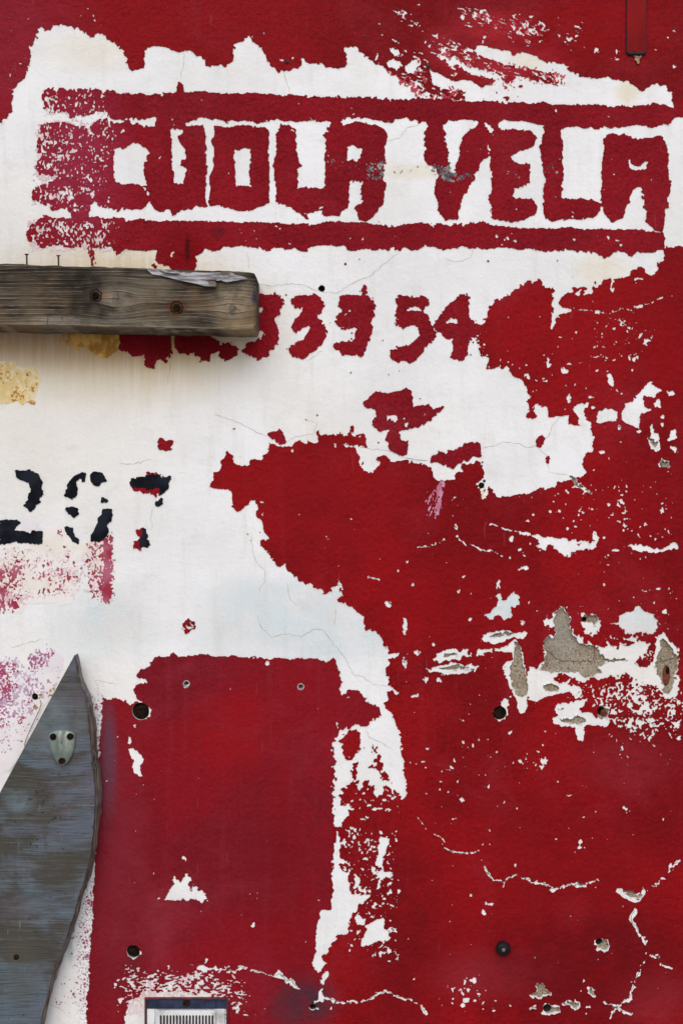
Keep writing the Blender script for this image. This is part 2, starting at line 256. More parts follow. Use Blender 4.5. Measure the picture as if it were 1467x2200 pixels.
# --- single flakes: x,y,rx,ry in tile units
FLK = '''I 690,660,15,8 785,632,8,8 768,605,6,6 760,665,10,6 675,718,9,6 645,758,12,5 585,775,8,7 615,815,15,26 745,830,25,8 825,822,25,5 890,783,25,4 715,885,32,11 705,868,10,14 640,905,8,10 535,935,8,7 588,928,17,17 480,905,23,12 395,826,9,11 435,860,6,14 470,830,7,9 310,812,10,5 215,722,10,16 222,612,6,6 1003,948,22,50 990,880,8,12 1035,1000,12,14 1080,1015,9,9 915,1003,14,5 875,1037,14,9 850,985,9,9 770,955,6,8 728,968,7,6 530,1000,8,11 745,1045,9,28 890,1107,14,9 1030,808,12,16 975,803,16,6 920,870,10,8 1148,868,8,6 1190,468,30,8 920,505,16,8 1070,575,8,8 1120,600,10,7 1180,300,28,9 800,385,18,10 540,1115,10,20 510,1105,6,8
L 1120,195,10,14 1018,328,16,14 1352,182,10,10 1225,220,18,8 1130,275,8,6 1065,362,6,5 975,92,12,8 970,420,10,5 962,30,12,8 852,45,9,25 830,102,7,7 1325,70,18,15 545,788,12,16 610,952,28,10 585,850,8,8 615,885,10,5 288,990,12,10 1098,853,18,6 1060,880,8,5 1050,890,5,8 1145,640,12,12 1160,540,7,12 970,630,10,18 1028,628,6,6 778,650,6,12 770,595,6,7 1305,680,12,4 1310,790,10,10 1225,775,8,6 862,760,6,8 245,720,10,6 1350,140,6,14 740,143,6,6
K 612,253,9,8 445,434,7,6 425,588,16,9 420,660,7,9 655,660,7,8 875,235,7,15 895,990,7,5 1372,1097,12,10 1270,1015,10,7 1328,960,6,10 972,685,5,5 1240,55,20,18 1313,55,8,8 1325,97,9,14
U 375,35,16,11 84,92,9,8 138,118,10,7 250,185,18,7 290,160,10,7 440,225,14,14 485,212,9,12 470,258,15,8 520,198,6,22 585,208,22,26 578,250,12,18 555,160,12,8 540,240,8,12 430,263,8,8 155,315,7,9 212,303,8,6 50,343,8,9 65,455,13,16 238,380,13,15 10,262,10,9 5,352,6,6 205,440,6,7 335,480,8,9 243,506,6,7 302,545,6,8 238,643,8,7 25,575,18,5 672,348,10,8 540,318,6,8 745,432,22,5 845,375,16,3 835,570,11,8 1095,500,12,12 1102,538,6,16 1115,604,5,6 1340,585,10,6 1148,685,8,4 662,712,13,8 815,730,12,22 818,755,20,10 890,697,5,8 985,710,7,6 1322,178,6,9 1117,243,7,9 1365,235,8,6 1272,125,8,7 1245,97,8,6 700,924,7,5 205,730,6,14 408,875,6,14 1380,530,5,10 395,225,7,12
V 205,345,20,18 250,300,13,20 222,288,10,12 255,355,8,10 127,240,10,9 140,775,30,12 100,895,33,23 75,930,18,14 112,832,15,17 75,845,9,20 15,832,13,15 70,790,9,9 155,905,12,10 180,858,16,5 12,890,8,8 270,965,18,9 278,902,8,7 375,935,10,9 750,378,5,11 840,775,12,9 822,838,10,10 873,937,11,9 1138,585,6,4 195,15,8,5 640,205,16,10
T 640,485,20,16 680,465,28,15 735,470,7,22 742,512,13,11 690,545,16,6 588,495,8,10 640,520,7,8 460,437,10,12 445,465,6,8 410,480,7,6 437,412,6,6 548,72,8,7 695,108,8,9 555,235,10,6 700,60,8,15 700,280,8,5 505,345,5,10 460,340,12,7 325,830,13,12 248,832,10,12 250,152,12,6 853,643,5,14 568,648,5,5 740,570,5,6
R 860,1260,18,11 540,920,18,24 525,835,22,8 550,855,8,18 590,975,14,22 608,1045,12,16 638,1095,20,20 620,1175,30,9 620,1210,14,6 640,1330,10,9 770,640,18,9 700,680,25,16 740,680,35,10 830,680,20,14 810,615,8,14 895,660,8,18 865,580,10,20 550,548,11,9 620,545,9,11 660,518,9,9 530,595,7,7 600,592,7,6 610,765,35,7 650,745,14,8 915,713,18,3 838,1378,10,14 870,1290,5,6 842,1300,6,18 810,1320,8,9 1148,182,14,11 1005,298,12,11 1055,305,14,7 1115,288,18,9 1130,330,10,16 1105,330,7,8 1365,275,12,12 1345,342,16,9 1305,362,10,8 1268,375,6,15 1258,460,12,16 1255,512,12,12 1230,542,8,8 1348,465,9,7 1408,455,8,12 1328,527,12,6 1425,595,20,18 1375,755,22,7 1450,120,14,12 1440,255,20,5 970,340,12,11 514,140,9,8 514,187,7,6 690,890,7,12 690,935,14,5 635,955,12,6 945,150,9,6 645,1495,8,6 660,1550,14,7 770,1475,6,6
N 1045,165,22,20 1195,42,11,9 1142,315,16,60 1215,470,24,24 1145,540,16,42 1275,640,14,30 1355,645,22,14 1210,745,28,13 1205,845,9,7 1322,420,16,15 1285,1078,10,8 788,763,12,8 850,823,7,6 712,930,14,6 1150,655,6,6 1215,608,8,5 285,540,15,17 1108,740,8,5
O 132,318,14,12 450,348,18,22 605,340,18,18 85,46,11,9 44,143,9,7 470,8,18,11 965,103,12,8 1305,130,16,9 1220,152,18,4 1152,188,12,5 1062,207,10,5 598,205,5,10 585,285,6,12 780,120,4,4 185,802,9,8 218,835,8,7 372,803,8,8 120,857,6,7 308,912,46,44 375,1032,16,11 138,1117,10,8 85,1090,9,8 560,1165,14,8 290,1160,11,7 830,440,8,15 800,440,8,15 1145,445,28,20 1345,270,12,14 485,220,4,16
Q 575,177,8,14 420,435,10,6 712,825,13,13 1010,600,18,13 480,870,8,22 150,985,8,22 160,1060,7,4 262,768,44,40 190,862,6,5 230,875,6,6 300,885,12,22 1062,1072,6,6 992,402,6,4 1035,400,7,5 1050,385,22,3 700,845,10,6 630,853,10,6 937,538,5,4
M 855,817,9,8 748,885,12,8 735,1030,4,10 680,1165,13,9 892,728,58,54 940,755,12,10 720,875,5,4 1335,515,3,3 1060,733,4,4 1172,555,22,24
A 1025,605,9,10 750,770,7,4 1270,645,7,5 135,412,9,9
D 1012,293,6,9 775,125,12,10 752,162,4,5 1075,22,5,5 1265,283,4,4 1063,593,4,4
E 270,388,5,10 205,512,4,8 678,408,8,6 340,740,6,7 350,770,6,10 440,800,6,8 470,790,5,6 572,730,9,8 590,742,7,6 585,772,7,5 655,838,8,5 680,838,8,5 425,750,6,5 388,815,5,7 1035,805,6,6 1112,806,10,10 1310,790,6,7 850,612,20,6 820,708,25,9 270,32,5,5 1057,18,7,6 675,122,6,10
F 250,650,9,7 458,672,6,10 525,685,9,7 505,695,6,9 562,692,8,8 490,718,14,5 882,692,8,10 1060,680,8,14 1110,685,14,8 1130,710,6,12 1035,742,5,6 1045,715,12,3 615,700,6,7 780,465,7,6 565,530,8,8 868,568,9,5 870,545,6,8 220,435,4,8 1300,355,5,6 470,675,4,5 1060,25,7,6 790,672,6,5 1220,905,22,9 960,940,12,20 1080,955,8,22 905,975,12,10 1000,930,8,14
H 742,265,9,8 770,250,9,8 852,302,7,4 572,213,6,4 1093,898,8,9 1105,940,9,13 1215,875,7,5 1040,972,7,5 1160,352,8,12
B 475,662,8,10 425,650,5,6 800,685,5,5 822,722,7,5 520,673,5,4 370,383,13,10 437,372,8,15 963,367,14,10 1085,265,8,10 1265,270,10,12 1293,290,10,8 1003,355,6,8 255,222,7,20 1110,90,16,18 1130,110,8,18 1118,145,7,5 740,165,12,5 995,230,14,8 1225,40,9,9
C 75,120,18,22 570,155,20,14 745,250,16,10 790,235,14,12 815,277,6,5 915,330,10,9 1045,328,10,10 730,298,6,7 205,270,11,11 215,245,7,12 225,215,7,8 612,287,6,5 665,163,12,4 1000,372,6,5 1088,235,9,9 1035,370,12,14 975,338,6,5 1290,318,12,5 1308,275,8,5 1365,245,8,6 1400,200,10,8 1405,430,10,9 988,735,9,8 660,705,7,12 548,710,4,8 1398,595,8,8 850,150,4,5 445,345,12,10
X 1150,920,5,6'''
# cracks that show white through the red: half width, then polyline
CRK = '''1.7 L 240,780 270,800 300,828
1.7 L 320,820 360,840 395,855 440,855
1.0 L 440,855 490,880 545,895
1.3 L 45,838 110,828 190,800
1.6 L 410,710 470,725 500,738 560,752 640,768
1.8 U -40,760 0,778 25,792 60,793 110,795 150,785 175,778
2.4 U 215,880 230,910 250,945 265,968
1.7 U 265,968 300,965 325,968
1.9 U 325,1015 335,985 370,945 410,935 470,958
2.6 U 470,958 530,970 580,985 610,1000 630,1005
2.3 U 625,1022 640,1024 680,1005 740,995 790,998 820,990
2.6 U 810,1000 830,1000 870,985
1.6 U 870,985 910,962 945,975
1.0 R 1060,740 1100,790 1140,850
1.6 R 1200,890 1240,905 1270,930 1290,965
2.0 R 1300,1005 1370,1040 1430,1050 1467,1045
3.6 V 1425,20 1400,45 1370,85
1.8 V 1370,85 1350,110 1345,130 1310,135 1297,165
2.3 V 1305,170 1280,175 1250,183
3.2 V 1160,330 1140,365 1130,395 1165,440 1180,480
2.2 V 1180,480 1210,500 1222,530 1222,555
2.2 V 1255,607 1280,618 1310,632
2.2 V 1315,672 1345,684 1360,682 1388,698
1.6 V 1218,648 1200,685
2.0 V 1190,710 1175,740 1140,785
3.0 V 1148,805 1135,840 1130,880 1085,900
2.6 V 1085,900 1060,930 1020,985 1000,1010
2.6 V 970,915 1020,940 1040,945 1075,965 1140,985
3.0 T 0,620 25,640 40,665 80,655 95,685 125,710
2.2 T 310,772 370,790 400,795 450,798 500,803 560,780
2.4 T 560,780 620,748 670,722 700,735 720,752 780,768 830,776
2.4 T 850,795 865,805
3.0 T 892,815 910,850 925,868
2.6 Q 830,876 850,885 880,893 935,865 970,875
1.9 Q 1000,885 1070,900 1100,912 1150,922
4.0 Q 1150,922 1180,910 1210,945 1250,955 1275,990 1300,1002
1.8 Q 880,905 903,945
1.0 I 752,485 830,492 930,498 980,515
1.0 I 1000,510 1075,488 1150,500
1.0 I 980,535 1060,555 1120,600
1.2 I 1150,470 1250,445 1320,415 1408,405
0.9 I 890,783 1000,785
0.9 K 1400,865 1450,855
1.4 K 1075,1052 1120,1060 1165,1073
0.8 A 593,75 600,140
1.0 A 1075,722 1090,770 1105,800 1090,815
0.9 L 700,235 720,270 Q 0,0
'''
CRK = '\n'.join(l for l in CRK.strip().split('\n') if 'Q 0,0' not in l)
# plaster bare of paint (white coat gone too)
PLA = '''O 245,430 270,415 350,402 408,408 380,425 330,430 290,440 250,440
N 1380,490 1440,475 O 0,535 50,535 30,550 0,555 N 1400,505
N 1350,572 1440,560 O 0,612 60,612 130,622 110,635 0,640 N 1370,585
O 400,455 420,470 440,510 450,570 470,650 488,740 480,800 450,815 415,800 385,740 370,690 380,650 368,620 395,590 398,520
O 690,240 720,260 745,300 750,380 780,420 800,470 870,485 925,490 940,540 1000,565 1110,570 1110,585 980,590 930,620 950,660 890,680 830,650 770,655 690,660 620,665 555,640 590,590 600,520 580,500 590,460 610,425 640,445 670,430 650,380 650,290 670,260
O 1335,435 1360,460 1390,500 1405,540 1430,560 1430,640 1395,750 1370,800 1340,790 1330,740 1310,690 1300,640 1280,620 1290,590 1310,530 1315,470
O 580,750 610,730 660,728 685,750 670,775 600,775
O 690,945 760,950 790,925 850,945 855,970 800,985 720,975 690,960
O 828,310 860,292 915,298 932,325 915,345 860,345 832,335
O 925,875 960,868 990,900 985,940 950,955 925,930
O 330,635 345,615 345,645
O 670,885 720,885 715,893 675,893
O 800,640 900,640 930,640 900,690 840,695
L 852,455 880,465 905,500 930,520 915,525 885,505 865,480
L 948,535 975,550 970,556 950,545
L 1265,245 1300,260 1328,285 1310,308 1295,290 1280,275
L 1338,390 1352,362 1388,390 1390,410 1338,410
L 1112,190 1125,185 1128,205 1118,208
N 1135,505 1150,500 1152,540 1140,535
V 1085,205 1130,212 1200,235 1198,258 1150,252 1110,235
V 800,155 830,158 840,175 820,182 800,172
V 492,860 518,850 547,832 541,787 565,792 588,796 598,830 628,850 632,868 590,868 560,884 520,883
V 508,952 522,940 540,955
V 590,930 630,936 688,940 688,972 640,976 600,985
V 702,920 740,893 760,907 800,917 804,938 780,953 750,926 715,930
V 868,818 892,835 902,868 905,882 880,872
V 922,522 950,516 982,520 994,560 985,588 945,584 918,562
V 1030,945 1045,935 1055,950 1040,960
V 225,85 238,95 242,110 232,105'''
# black stencil paint
BLK = [
('stencil_digit', 'black stencilled digit 2 cut by the left edge', ['J 105,325 150,330 200,330 245,350 270,400 275,470 245,540 195,585 160,545 190,500 205,460 190,400 150,380 115,370',
  'J 10,640 110,640 135,655 100,690 90,705 150,710 200,730 220,705 240,715 272,708 275,785 160,780 110,775 10,785']),
('stencil_digit', 'broken black stencilled digit 0', ['J 420,480 430,420 470,370 520,340 545,345 540,395 528,395 520,360 475,395 495,440 490,480 460,500',
  'J 425,575 465,557 497,570 495,605 470,618 445,600', 'J 420,680 465,690 470,735 500,765 505,785 470,765 430,720',
  'J 578,360 600,335 640,340 680,390 640,400 630,420 600,415 580,390', 'J 645,520 650,497 690,520 670,530',
  'J 655,570 705,570 705,620 680,665 690,690 680,730 620,775 575,770 580,740 605,715 620,670 630,620 650,605']),
('stencil_digit', 'broken black stencilled digit 7 over red remnants', ['J 830,375 930,370 940,360 1000,358 1020,375 1080,365 1060,440 1010,485 1018,440 940,438 835,430',
  'J 985,540 1000,505 1030,500 1028,525 1000,555', 'J 905,690 925,690 930,760 948,785 930,808 890,805 890,760 905,730']),
]
# pale old coats under the white
OLD = [
('worn_paint_patch', 'cream patch with crimson flecks under the black digits', 'cream', 'J -200,790 275,790 280,690 350,680 400,640 420,700 440,740 520,790 580,760 690,690 720,760 715,1140 650,1160 600,1140 590,1040 560,1040 570,930 555,870 500,870 490,930 470,980 490,1050 505,1080 460,1120 465,1165 400,1174 M 300,42 190,50 130,100 73,105 -200,108'),
('worn_paint_patch', 'lilac patch with magenta flecks behind the plank tip', 'lilac', 'M -200,400 110,395 120,430 200,475 215,455 180,410 180,380 225,390 290,310 345,325 360,350 405,370 410,400 400,450 370,520 350,600 320,650 270,720 200,850 150,960 73,1090 -200,1200'),
('worn_paint_patch', 'ochre paint patch below the beam', 'ochre', 'G 420,600 440,700 490,750 540,720 600,770 650,790 690,785 740,745 760,650 760,600'),
('worn_paint_patch', 'pale yellow patch at the left edge', 'yellow', 'G -200,800 100,815 150,860 220,845 245,880 265,930 235,1000 220,1055 180,1065 150,1090 110,1060 73,1080 -200,1090'),
('worn_paint_patch', 'pale lilac scrap over the black digit', 'lilac', 'J 95,705 130,660 180,625 220,635 240,670 235,700 190,712'),
]
# hairline cracks in the white coat
HAIR = '''E 450,1085 540,1105 640,1090 700,1088 790,1115 860,1140 950,1150 1010,1110 1060,1080 1170,1035 1240,965 1290,930 1340,890
E 1270,190 1340,175 1390,105 1467,88
E 380,890 400,950 395,1005
L 390,305 450,295 510,275 570,285 640,305 690,285 740,250 760,190 800,140 845,135
L 690,310 725,345 745,440 845,452
L -20,366 40,372 100,376
H 500,560 600,490
K 120,30 240,70 310,100 400,150 450,165
K 570,200 640,170 740,150 770,90 690,60
K 350,780 365,900 400,980 440,1010 440,1080 400,1150
K 1040,240 1130,250 1230,265 1300,300 1400,320 1467,325
N 210,230 240,320 310,375 400,355 490,375 570,325 630,330 700,430 770,510 815,610 880,625 950,675 1035,685
N 400,30 420,140 460,170
N 700,300 710,200
J 970,555 955,620 965,660 955,700
J 1100,365 1105,400
J 760,280 860,285 960,250
A 1165,340 1160,420 1140,500
B 380,450 400,520 420,600
D 1160,690 1050,760 1030,840 1000,880
G 700,200 760,160 790,120 840,110
G 1075,650 1080,790 1060,950
N 890,960 920,1010 1000,1045 1070,1090
P 400,1860 470,1880 530,1920
M 70,320 150,305 270,270
M 600,530 680,540 740,560
F 480,320 600,305
F 190,795 250,810 320,790 340,740'''
# worn zones: density of paint flaked away, outline (or ellipse)
WEAR = '''0.34 D 250,60 430,60 440,330 330,420 230,400
0.20 D 230,60 700,50 690,600 430,620 220,580
0.20 D 440,250 700,60 760,140 660,620 400,640
0.33 D 200,450 380,450 560,610 330,640 200,570
0.30 D 200,690 560,690 740,700 730,880 200,880
0.28 D 560,670 700,680 740,880 540,880
0.30 A 280,600 400,590 400,740 260,740
0.26 A 560,590 690,580 690,740 520,740
0.16 A 280,570 700,570 700,740 280,740
0.10 A 73,380 190,360 180,500 73,600
0.55 G 565,60 600,60 605,205 570,205
0.30 B 1040,70 1120,70 1290,200 1260,230 1120,140
0.42 C -110,220 60,290 200,370 420,430 640,480 620,530 450,490 240,455 120,420 -120,340
0.30 C 300,400 720,470 700,545 560,520 280,450
0.45 B 1040,250 1260,370 1300,400 1250,430 1140,350
0.45 B 1000,425 1100,470 1230,500 1320,560 1467,600 1467,640 1230,610 1060,500
0.45 B 1220,430 1300,430 1300,560 1220,520
0.35 C -20,390 100,480 260,500 260,530 150,510 0,480
0.35 C 300,490 400,480 400,540 350,570 290,540
0.42 C -20,560 60,570 90,640 -30,640
0.30 C 20,60 180,70 340,100 540,140 620,200 520,260 380,240 240,190 100,150
0.40 C 160,80 240,90 220,160 180,150
0.48 C 370,120 520,130 540,190 500,270 380,240
0.10 C 540,140 860,150 860,300 640,290
0.03 B 600,70 1040,70 1100,260 800,300 640,160
0.11 I 880,560 1260,540 1290,720 1100,840 880,760
0.42 O 860,820 1000,680 1430,640 1430,1060 1330,1040 1200,1080 1000,980 870,930
0.30 O 1180,820 1300,830 1430,900 1430,1020 1250,1000 1120,940
0.35 O 940,460 1300,440 1300,640 1000,620
0.2 O 640,690 900,700 860,860 680,780
0.06 O 900,230 1430,60 1430,440 1300,420
0.035 O 950,1000 1430,1050 1430,1174 1000,1174
0.06 L 620,560 1416,420 1416,720 1000,760
0.025 L 620,700 1416,700 1416,960 900,960
0.012 L 0,500 620,560 620,960 0,960
0.16 R 400,850 870,850 890,1500 560,1560 400,1100
0.12 R 480,450 920,500 900,700 480,760
0.10 T 430,240 720,240 760,500 430,480
0.07 T 1000,640 1280,640 1300,840 1000,840
0.02 U 0,0 660,0 420,600 0,500
0.01 U 660,100 1408,100 1408,700 660,700
0.42 Q 175,870 310,870 340,1160 170,1160
0.55 Q 290,900 840,910 850,1060 300,1050
0.25 Q 840,920 1000,980 990,1174 850,1174
0.008 K 300,400 900,400 1000,1100 500,950
0.006 X 200,1450 700,1450 700,2200 200,2200
0.006 X 850,1100 1467,1100 1467,2200 850,2200
0.006 X 250,210 1450,210 1450,540 250,540'''
# ---------------------------------------------------------------- scene helpers
def W(px, py, d=0.0):
    """world point at depth d in front of the wall that the photograph shows at px, py"""
    k = (DIST - d) / DIST
    return Vector(((px - 733.5) * S * k, -d, ZC - (py - 1100) * S * k))

def thing(name, label, cat, loc, group=None):
    o = bpy.data.objects.new(name, None); COL.objects.link(o)
    o.location = loc; o.empty_display_size = 0.05
    o['label'] = label; o['category'] = cat
    if group: o['group'] = group
    return o

def link(name, me, mat, parent=None, label=None, kind=None):
    o = bpy.data.objects.new(name, me); COL.objects.link(o)
    if mat is not None: me.materials.append(mat)
    if parent is not None:
        o.parent = parent
        o.location = -Vector(parent.location) if parent.parent is None else (0, 0, 0)      # geometry is given in world space
    if label: o['label'] = label
    if kind: o['kind'] = kind
    return o

def mesh_np(name, V, F4, F3=None, smooth=False):
    """V (n,3); F4 (m,4) quads; F3 (k,3) triangles"""
    me = bpy.data.meshes.new(name)
    F4 = np.zeros((0, 4), int) if F4 is None else np.asarray(F4).reshape(-1, 4)
    F3 = np.zeros((0, 3), int) if F3 is None else np.asarray(F3).reshape(-1, 3)
    li = np.concatenate([F4.ravel(), F3.ravel()]).astype(np.int32)
    st = np.concatenate([np.arange(len(F4)) * 4, len(F4) * 4 + np.arange(len(F3)) * 3]).astype(np.int32)
    me.vertices.add(len(V)); me.vertices.foreach_set('co', np.asarray(V, np.float32).ravel())
    me.loops.add(len(li)); me.loops.foreach_set('vertex_index', li)
    me.polygons.add(len(st)); me.polygons.foreach_set('loop_start', st)
    me.update(calc_edges=True)
    if smooth: me.polygons.foreach_set('use_smooth', np.ones(len(st), bool))
    me.validate()
    return me

def mesh_py(name, V, F, smooth=False):
    me = bpy.data.meshes.new(name); me.from_pydata([tuple(v) for v in V], [], F); me.update()
    if smooth:
        for p in me.polygons: p.use_smooth = True
    return me

# ---------------------------------------------------------------- noise on the canvas
rng = np.random.default_rng(7)
H = 1.25
CX, CY = -300.0, -300.0
NX, NY = int(2070 / H), int(2800 / H)
GX = CX + np.arange(NX) * H; GY = CY + np.arange(NY) * H

def vnoise(cell, sx=1.0, sy=1.0):
    """smooth value noise, cell size in pixels, zero mean unit deviation"""
    cx, cy = cell * sx, cell * sy
    n, m = int(2800 / cy) + 4, int(2070 / cx) + 4
    g = rng.standard_normal((n, m)).astype(np.float32)
    u = (GX - CX) / cx; v = (GY - CY) / cy
    iu = u.astype(int); iv = v.astype(int); fu = u - iu; fv = v - iv
    fu = fu * fu * (3 - 2 * fu); fv = (fv * fv * (3 - 2 * fv))[:, None]
    a = g[iv][:, iu]; b = g[iv][:, iu + 1]; c = g[iv + 1][:, iu]; d = g[iv + 1][:, iu + 1]
    r = (a * (1 - fu) + b * fu) * (1 - fv) + (c * (1 - fu) + d * fu) * fv
    return ((r - r.mean()) / r.std()).astype(np.float32)

def raster(P):
    """boolean mask of a polygon on the canvas (even-odd)"""
    T = np.zeros((NY, NX + 1), np.uint8)
    P = [((p[0] - CX) / H, (p[1] - CY) / H) for p in P]
    for (x0, y0), (x1, y1) in zip(P, P[1:] + P[:1]):
        if y0 == y1: continue
        if y0 > y1: x0, y0, x1, y1 = x1, y1, x0, y0
        r0, r1 = max(0, math.ceil(y0)), min(NY - 1, math.ceil(y1) - 1)
        if r1 < r0: continue
        rr = np.arange(r0, r1 + 1)
        xx = np.clip(np.ceil(x0 + (rr - y0) * (x1 - x0) / (y1 - y0)), 0, NX).astype(int)
        np.bitwise_xor.at(T, (rr, xx), 1)
    return np.bitwise_xor.accumulate(T[:, :NX], axis=1).astype(bool)

def blob(M, x, y, rx, ry, val):
    n = random.choice((6, 7, 8)); ph = random.random() * 6.28
    m = []
    for i in range(n):
        a = ph + i / n * 6.283; k = random.uniform(0.5, 1.25)
        m.append((x + math.cos(a) * rx * k, y + math.sin(a) * ry * k))
    i0, i1 = max(0, int((x - rx * 1.3 - CX) / H)), int((x + rx * 1.3 - CX) / H) + 2
    j0, j1 = max(0, int((y - ry * 1.3 - CY) / H)), int((y + ry * 1.3 - CY) / H) + 2
    xx, yy = np.meshgrid(GX[i0:i1], GY[j0:j1])
    ins = np.zeros(xx.shape, bool)
    for (xa, ya), (xb, yb) in zip(m, m[1:] + m[:1]):
        if ya == yb: continue
        c = ((ya > yy) != (yb > yy)) & (xx < (xb - xa) * (yy - ya) / (yb - ya) + xa)
        ins ^= c
    if callable(val): val(slice(j0, j1), slice(i0, i1), ins)
    else: M[j0:j1, i0:i1][ins] = val

def stroke(M, P, hw, val, jit=0.35):
    """thick jagged polyline"""
    for (x0, y0), (x1, y1) in zip(P[:-1], P[1:]):
        L = math.hypot(x1 - x0, y1 - y0); n = max(1, int(L / 1.2))
        for k in range(n + 1):
            t = k / n
            x = x0 + (x1 - x0) * t; y = y0 + (y1 - y0) * t
            r = hw * (1 + jit * math.sin(k * 0.9 + x0) * math.sin(k * 0.37 + y0)) * random.uniform(.8, 1.15)
            i0, i1 = int((x - r - CX) / H), int((x + r - CX) / H) + 2
            j0, j1 = int((y - r - CY) / H), int((y + r - CY) / H) + 2
            if i0 < 0 or j0 < 0: continue
            xx, yy = np.meshgrid(GX[i0:i1], GY[j0:j1])
            M[j0:j1, i0:i1][(xx - x) ** 2 + (yy - y) ** 2 <= max(r, 0.85) ** 2] = val

def blur(a, r):
    """box blur, radius r cells"""
    k = 2 * r + 1
    p = np.pad(a, ((r + 1, r), (0, 0)), mode='edge').cumsum(0); a = (p[k:] - p[:-k]) / k
    p = np.pad(a, ((0, 0), (r + 1, r)), mode='edge').cumsum(1); return (p[:, k:] - p[:, :-k]) / k

def soft(m):
    f = np.pad(m.astype(np.float32), 1, mode='edge')
    f = 0.25 * f[:-2] + 0.5 * f[1:-1] + 0.25 * f[2:]
    return 0.25 * f[:, :-2] + 0.5 * f[:, 1:-1] + 0.25 * f[:, 2:]

# warp that turns traced outlines into ragged paint edges
AMP = np.clip(1.0 + .35 * vnoise(60), .55, 1.7)
AMP = AMP * (1 + .45 * np.exp(-((GX[None, :] - 1230) / 330) ** 2 - ((GY[:, None] - 1430) / 190) ** 2))
HF = lambda: 1.1 * vnoise(4.2) * (vnoise(9) > -.5) + .8 * vnoise(2.3)
DX = AMP * (0.7 * vnoise(16) + 0.9 * vnoise(7) + HF())
DY = AMP * (0.7 * vnoise(16) + 0.9 * vnoise(7) + HF())
_jj, _ii = np.meshgrid(np.arange(NY), np.arange(NX), indexing='ij')
def warp(M, k=1.0):
    i = np.clip((_ii + k * DX / H + .5).astype(int), 0, NX - 1); j = np.clip((_jj + k * DY / H + .5).astype(int), 0, NY - 1)
    return M[j, i]

# ---------------------------------------------------------------- paint masks
random.seed(3)
L = np.zeros((NY, NX), np.int16)
for k, (n, lab, s) in enumerate(RED): L[raster(pts(s))] = k + 1
SPECK = len(RED) + 1
full = L.copy()
for s in CUT.strip().split('\n'): L[raster(pts(s))] = 0
for s in BACK.strip().split('\n'):
    m = raster(pts(s)); L[m] = np.where(full[m] > 0, full[m], SPECK)
for row in FLK.strip().split('\n'):
    for f in pts(row): blob(L, f[0], f[1], f[2] * 1.08, f[3] * 1.08, 0)
for row in CRK.strip().split('\n'):
    hw, sp_ = row.split(' ', 1); stroke(L, [p[:2] for p in pts(sp_)], max(1.15, float(hw) * .95), 0, .25)
L = warp(L)
den = np.zeros((NY, NX), np.float32)
for row in WEAR.strip().split('\n'):
    d, s = row.split(' ', 1); m = raster(pts(s)); den[m] = np.maximum(den[m], float(d))
den = blur(blur(den, 7), 6)
uni = lambda z: 1 / (1 + np.exp(-1.702 * z))
def unit(z): return (z - z.mean()) / z.std()
iso = unit(vnoise(2.6) + 0.8 * vnoise(5.5) + 0.55 * vnoise(17))
fin = unit(vnoise(2.0) + 0.45 * vnoise(4.2) + 0.4 * vnoise(14))
ver = unit(vnoise(1.7, 1, 2.2) + 0.3 * vnoise(4, 1, 2.0) + 0.3 * vnoise(16))
xx, yy = np.meshgrid(GX, GY)
leftS = ((xx < 700) & (yy < 570)).astype(np.float32)
_b = vnoise(1.9, 3.6, 1) + .55 * vnoise(4, 2.4, 1)
stk = unit(_b[(_jj - (.30 * _ii).astype(int)) % NY, _ii] + .6 * vnoise(2.2) + .35 * vnoise(13))
hor = unit(vnoise(1.7, 3.4, 1) + .5 * vnoise(2.2) + .4 * vnoise(13))
nz = np.where(leftS > 0, ver, np.where(yy < 230, stk, np.where((yy > 2030) & (xx < 560), hor, iso)))
L[uni(nz) < den] = 0
# lone flakes strewn over the red
def strew(n, box, rmin, rmax, stretch=1.0):
    for _ in range(n):
        r = rmin + (rmax - rmin) * random.random() ** 4
        blob(L, random.uniform(box[0], box[2]), random.uniform(box[1], box[3]), r * random.uniform(.7, 1.4) * stretch, r, 0)
strew(110, (900, 1400, 1467, 2200), .8, 2.6); strew(50, (24, 24, 1467, 160), .7, 1.8)
strew(90, (560, 980, 1467, 1420), .8, 2.2); strew(70, (200, 1440, 710, 2180), .7, 1.9)
strew(70, (1050, 620, 1440, 950), .8, 3.0); strew(110, (250, 200, 1440, 560), .7, 2.0)
strew(40, (700, 1500, 900, 2100), .9, 4.0); strew(60, (840, 1480, 1130, 1800), .8, 2.8)
strew(60, (0, 20, 260, 200), .8, 2.0); strew(80, (1100, 1060, 1440, 1200), .9, 4.5)
# red specks left on white
for f in pts('H 770,625,8,8 570,882,8,8 500,910,5,6 68,963,7,5 962,428,6,6 1000,637,4,6 1065,615,4,6 1190,783,8,4 937,1047,5,6 380,156,9,5 648,322,5,4 E 1003,965,9,10 1092,935,6,5 1213,698,7,4 742,915,4,7 F 417,806,7,5 787,803,5,4 F 870,890,3,5 990,920,5,9 K 245,122,8,5 333,785,6,6 408,774,5,5 348,826,5,4 435,215,4,4 1150,210,5,7 C 440,550,16,7 290,590,5,7 210,628,5,6 420,615,5,9 R 625,176,9,5 855,466,6,6 728,518,8,5'):
    def put(js, is_, ins):
        t = L[js, is_]; t[ins & (t == 0)] = SPECK
    blob(L, f[0], f[1], f[2] * 1.1, f[3] * 1.1, put)

pla = np.zeros((NY, NX), bool)
for s in PLA.strip().split('\n'): pla |= raster(pts(s))
pla = warp(pla, 0.7)
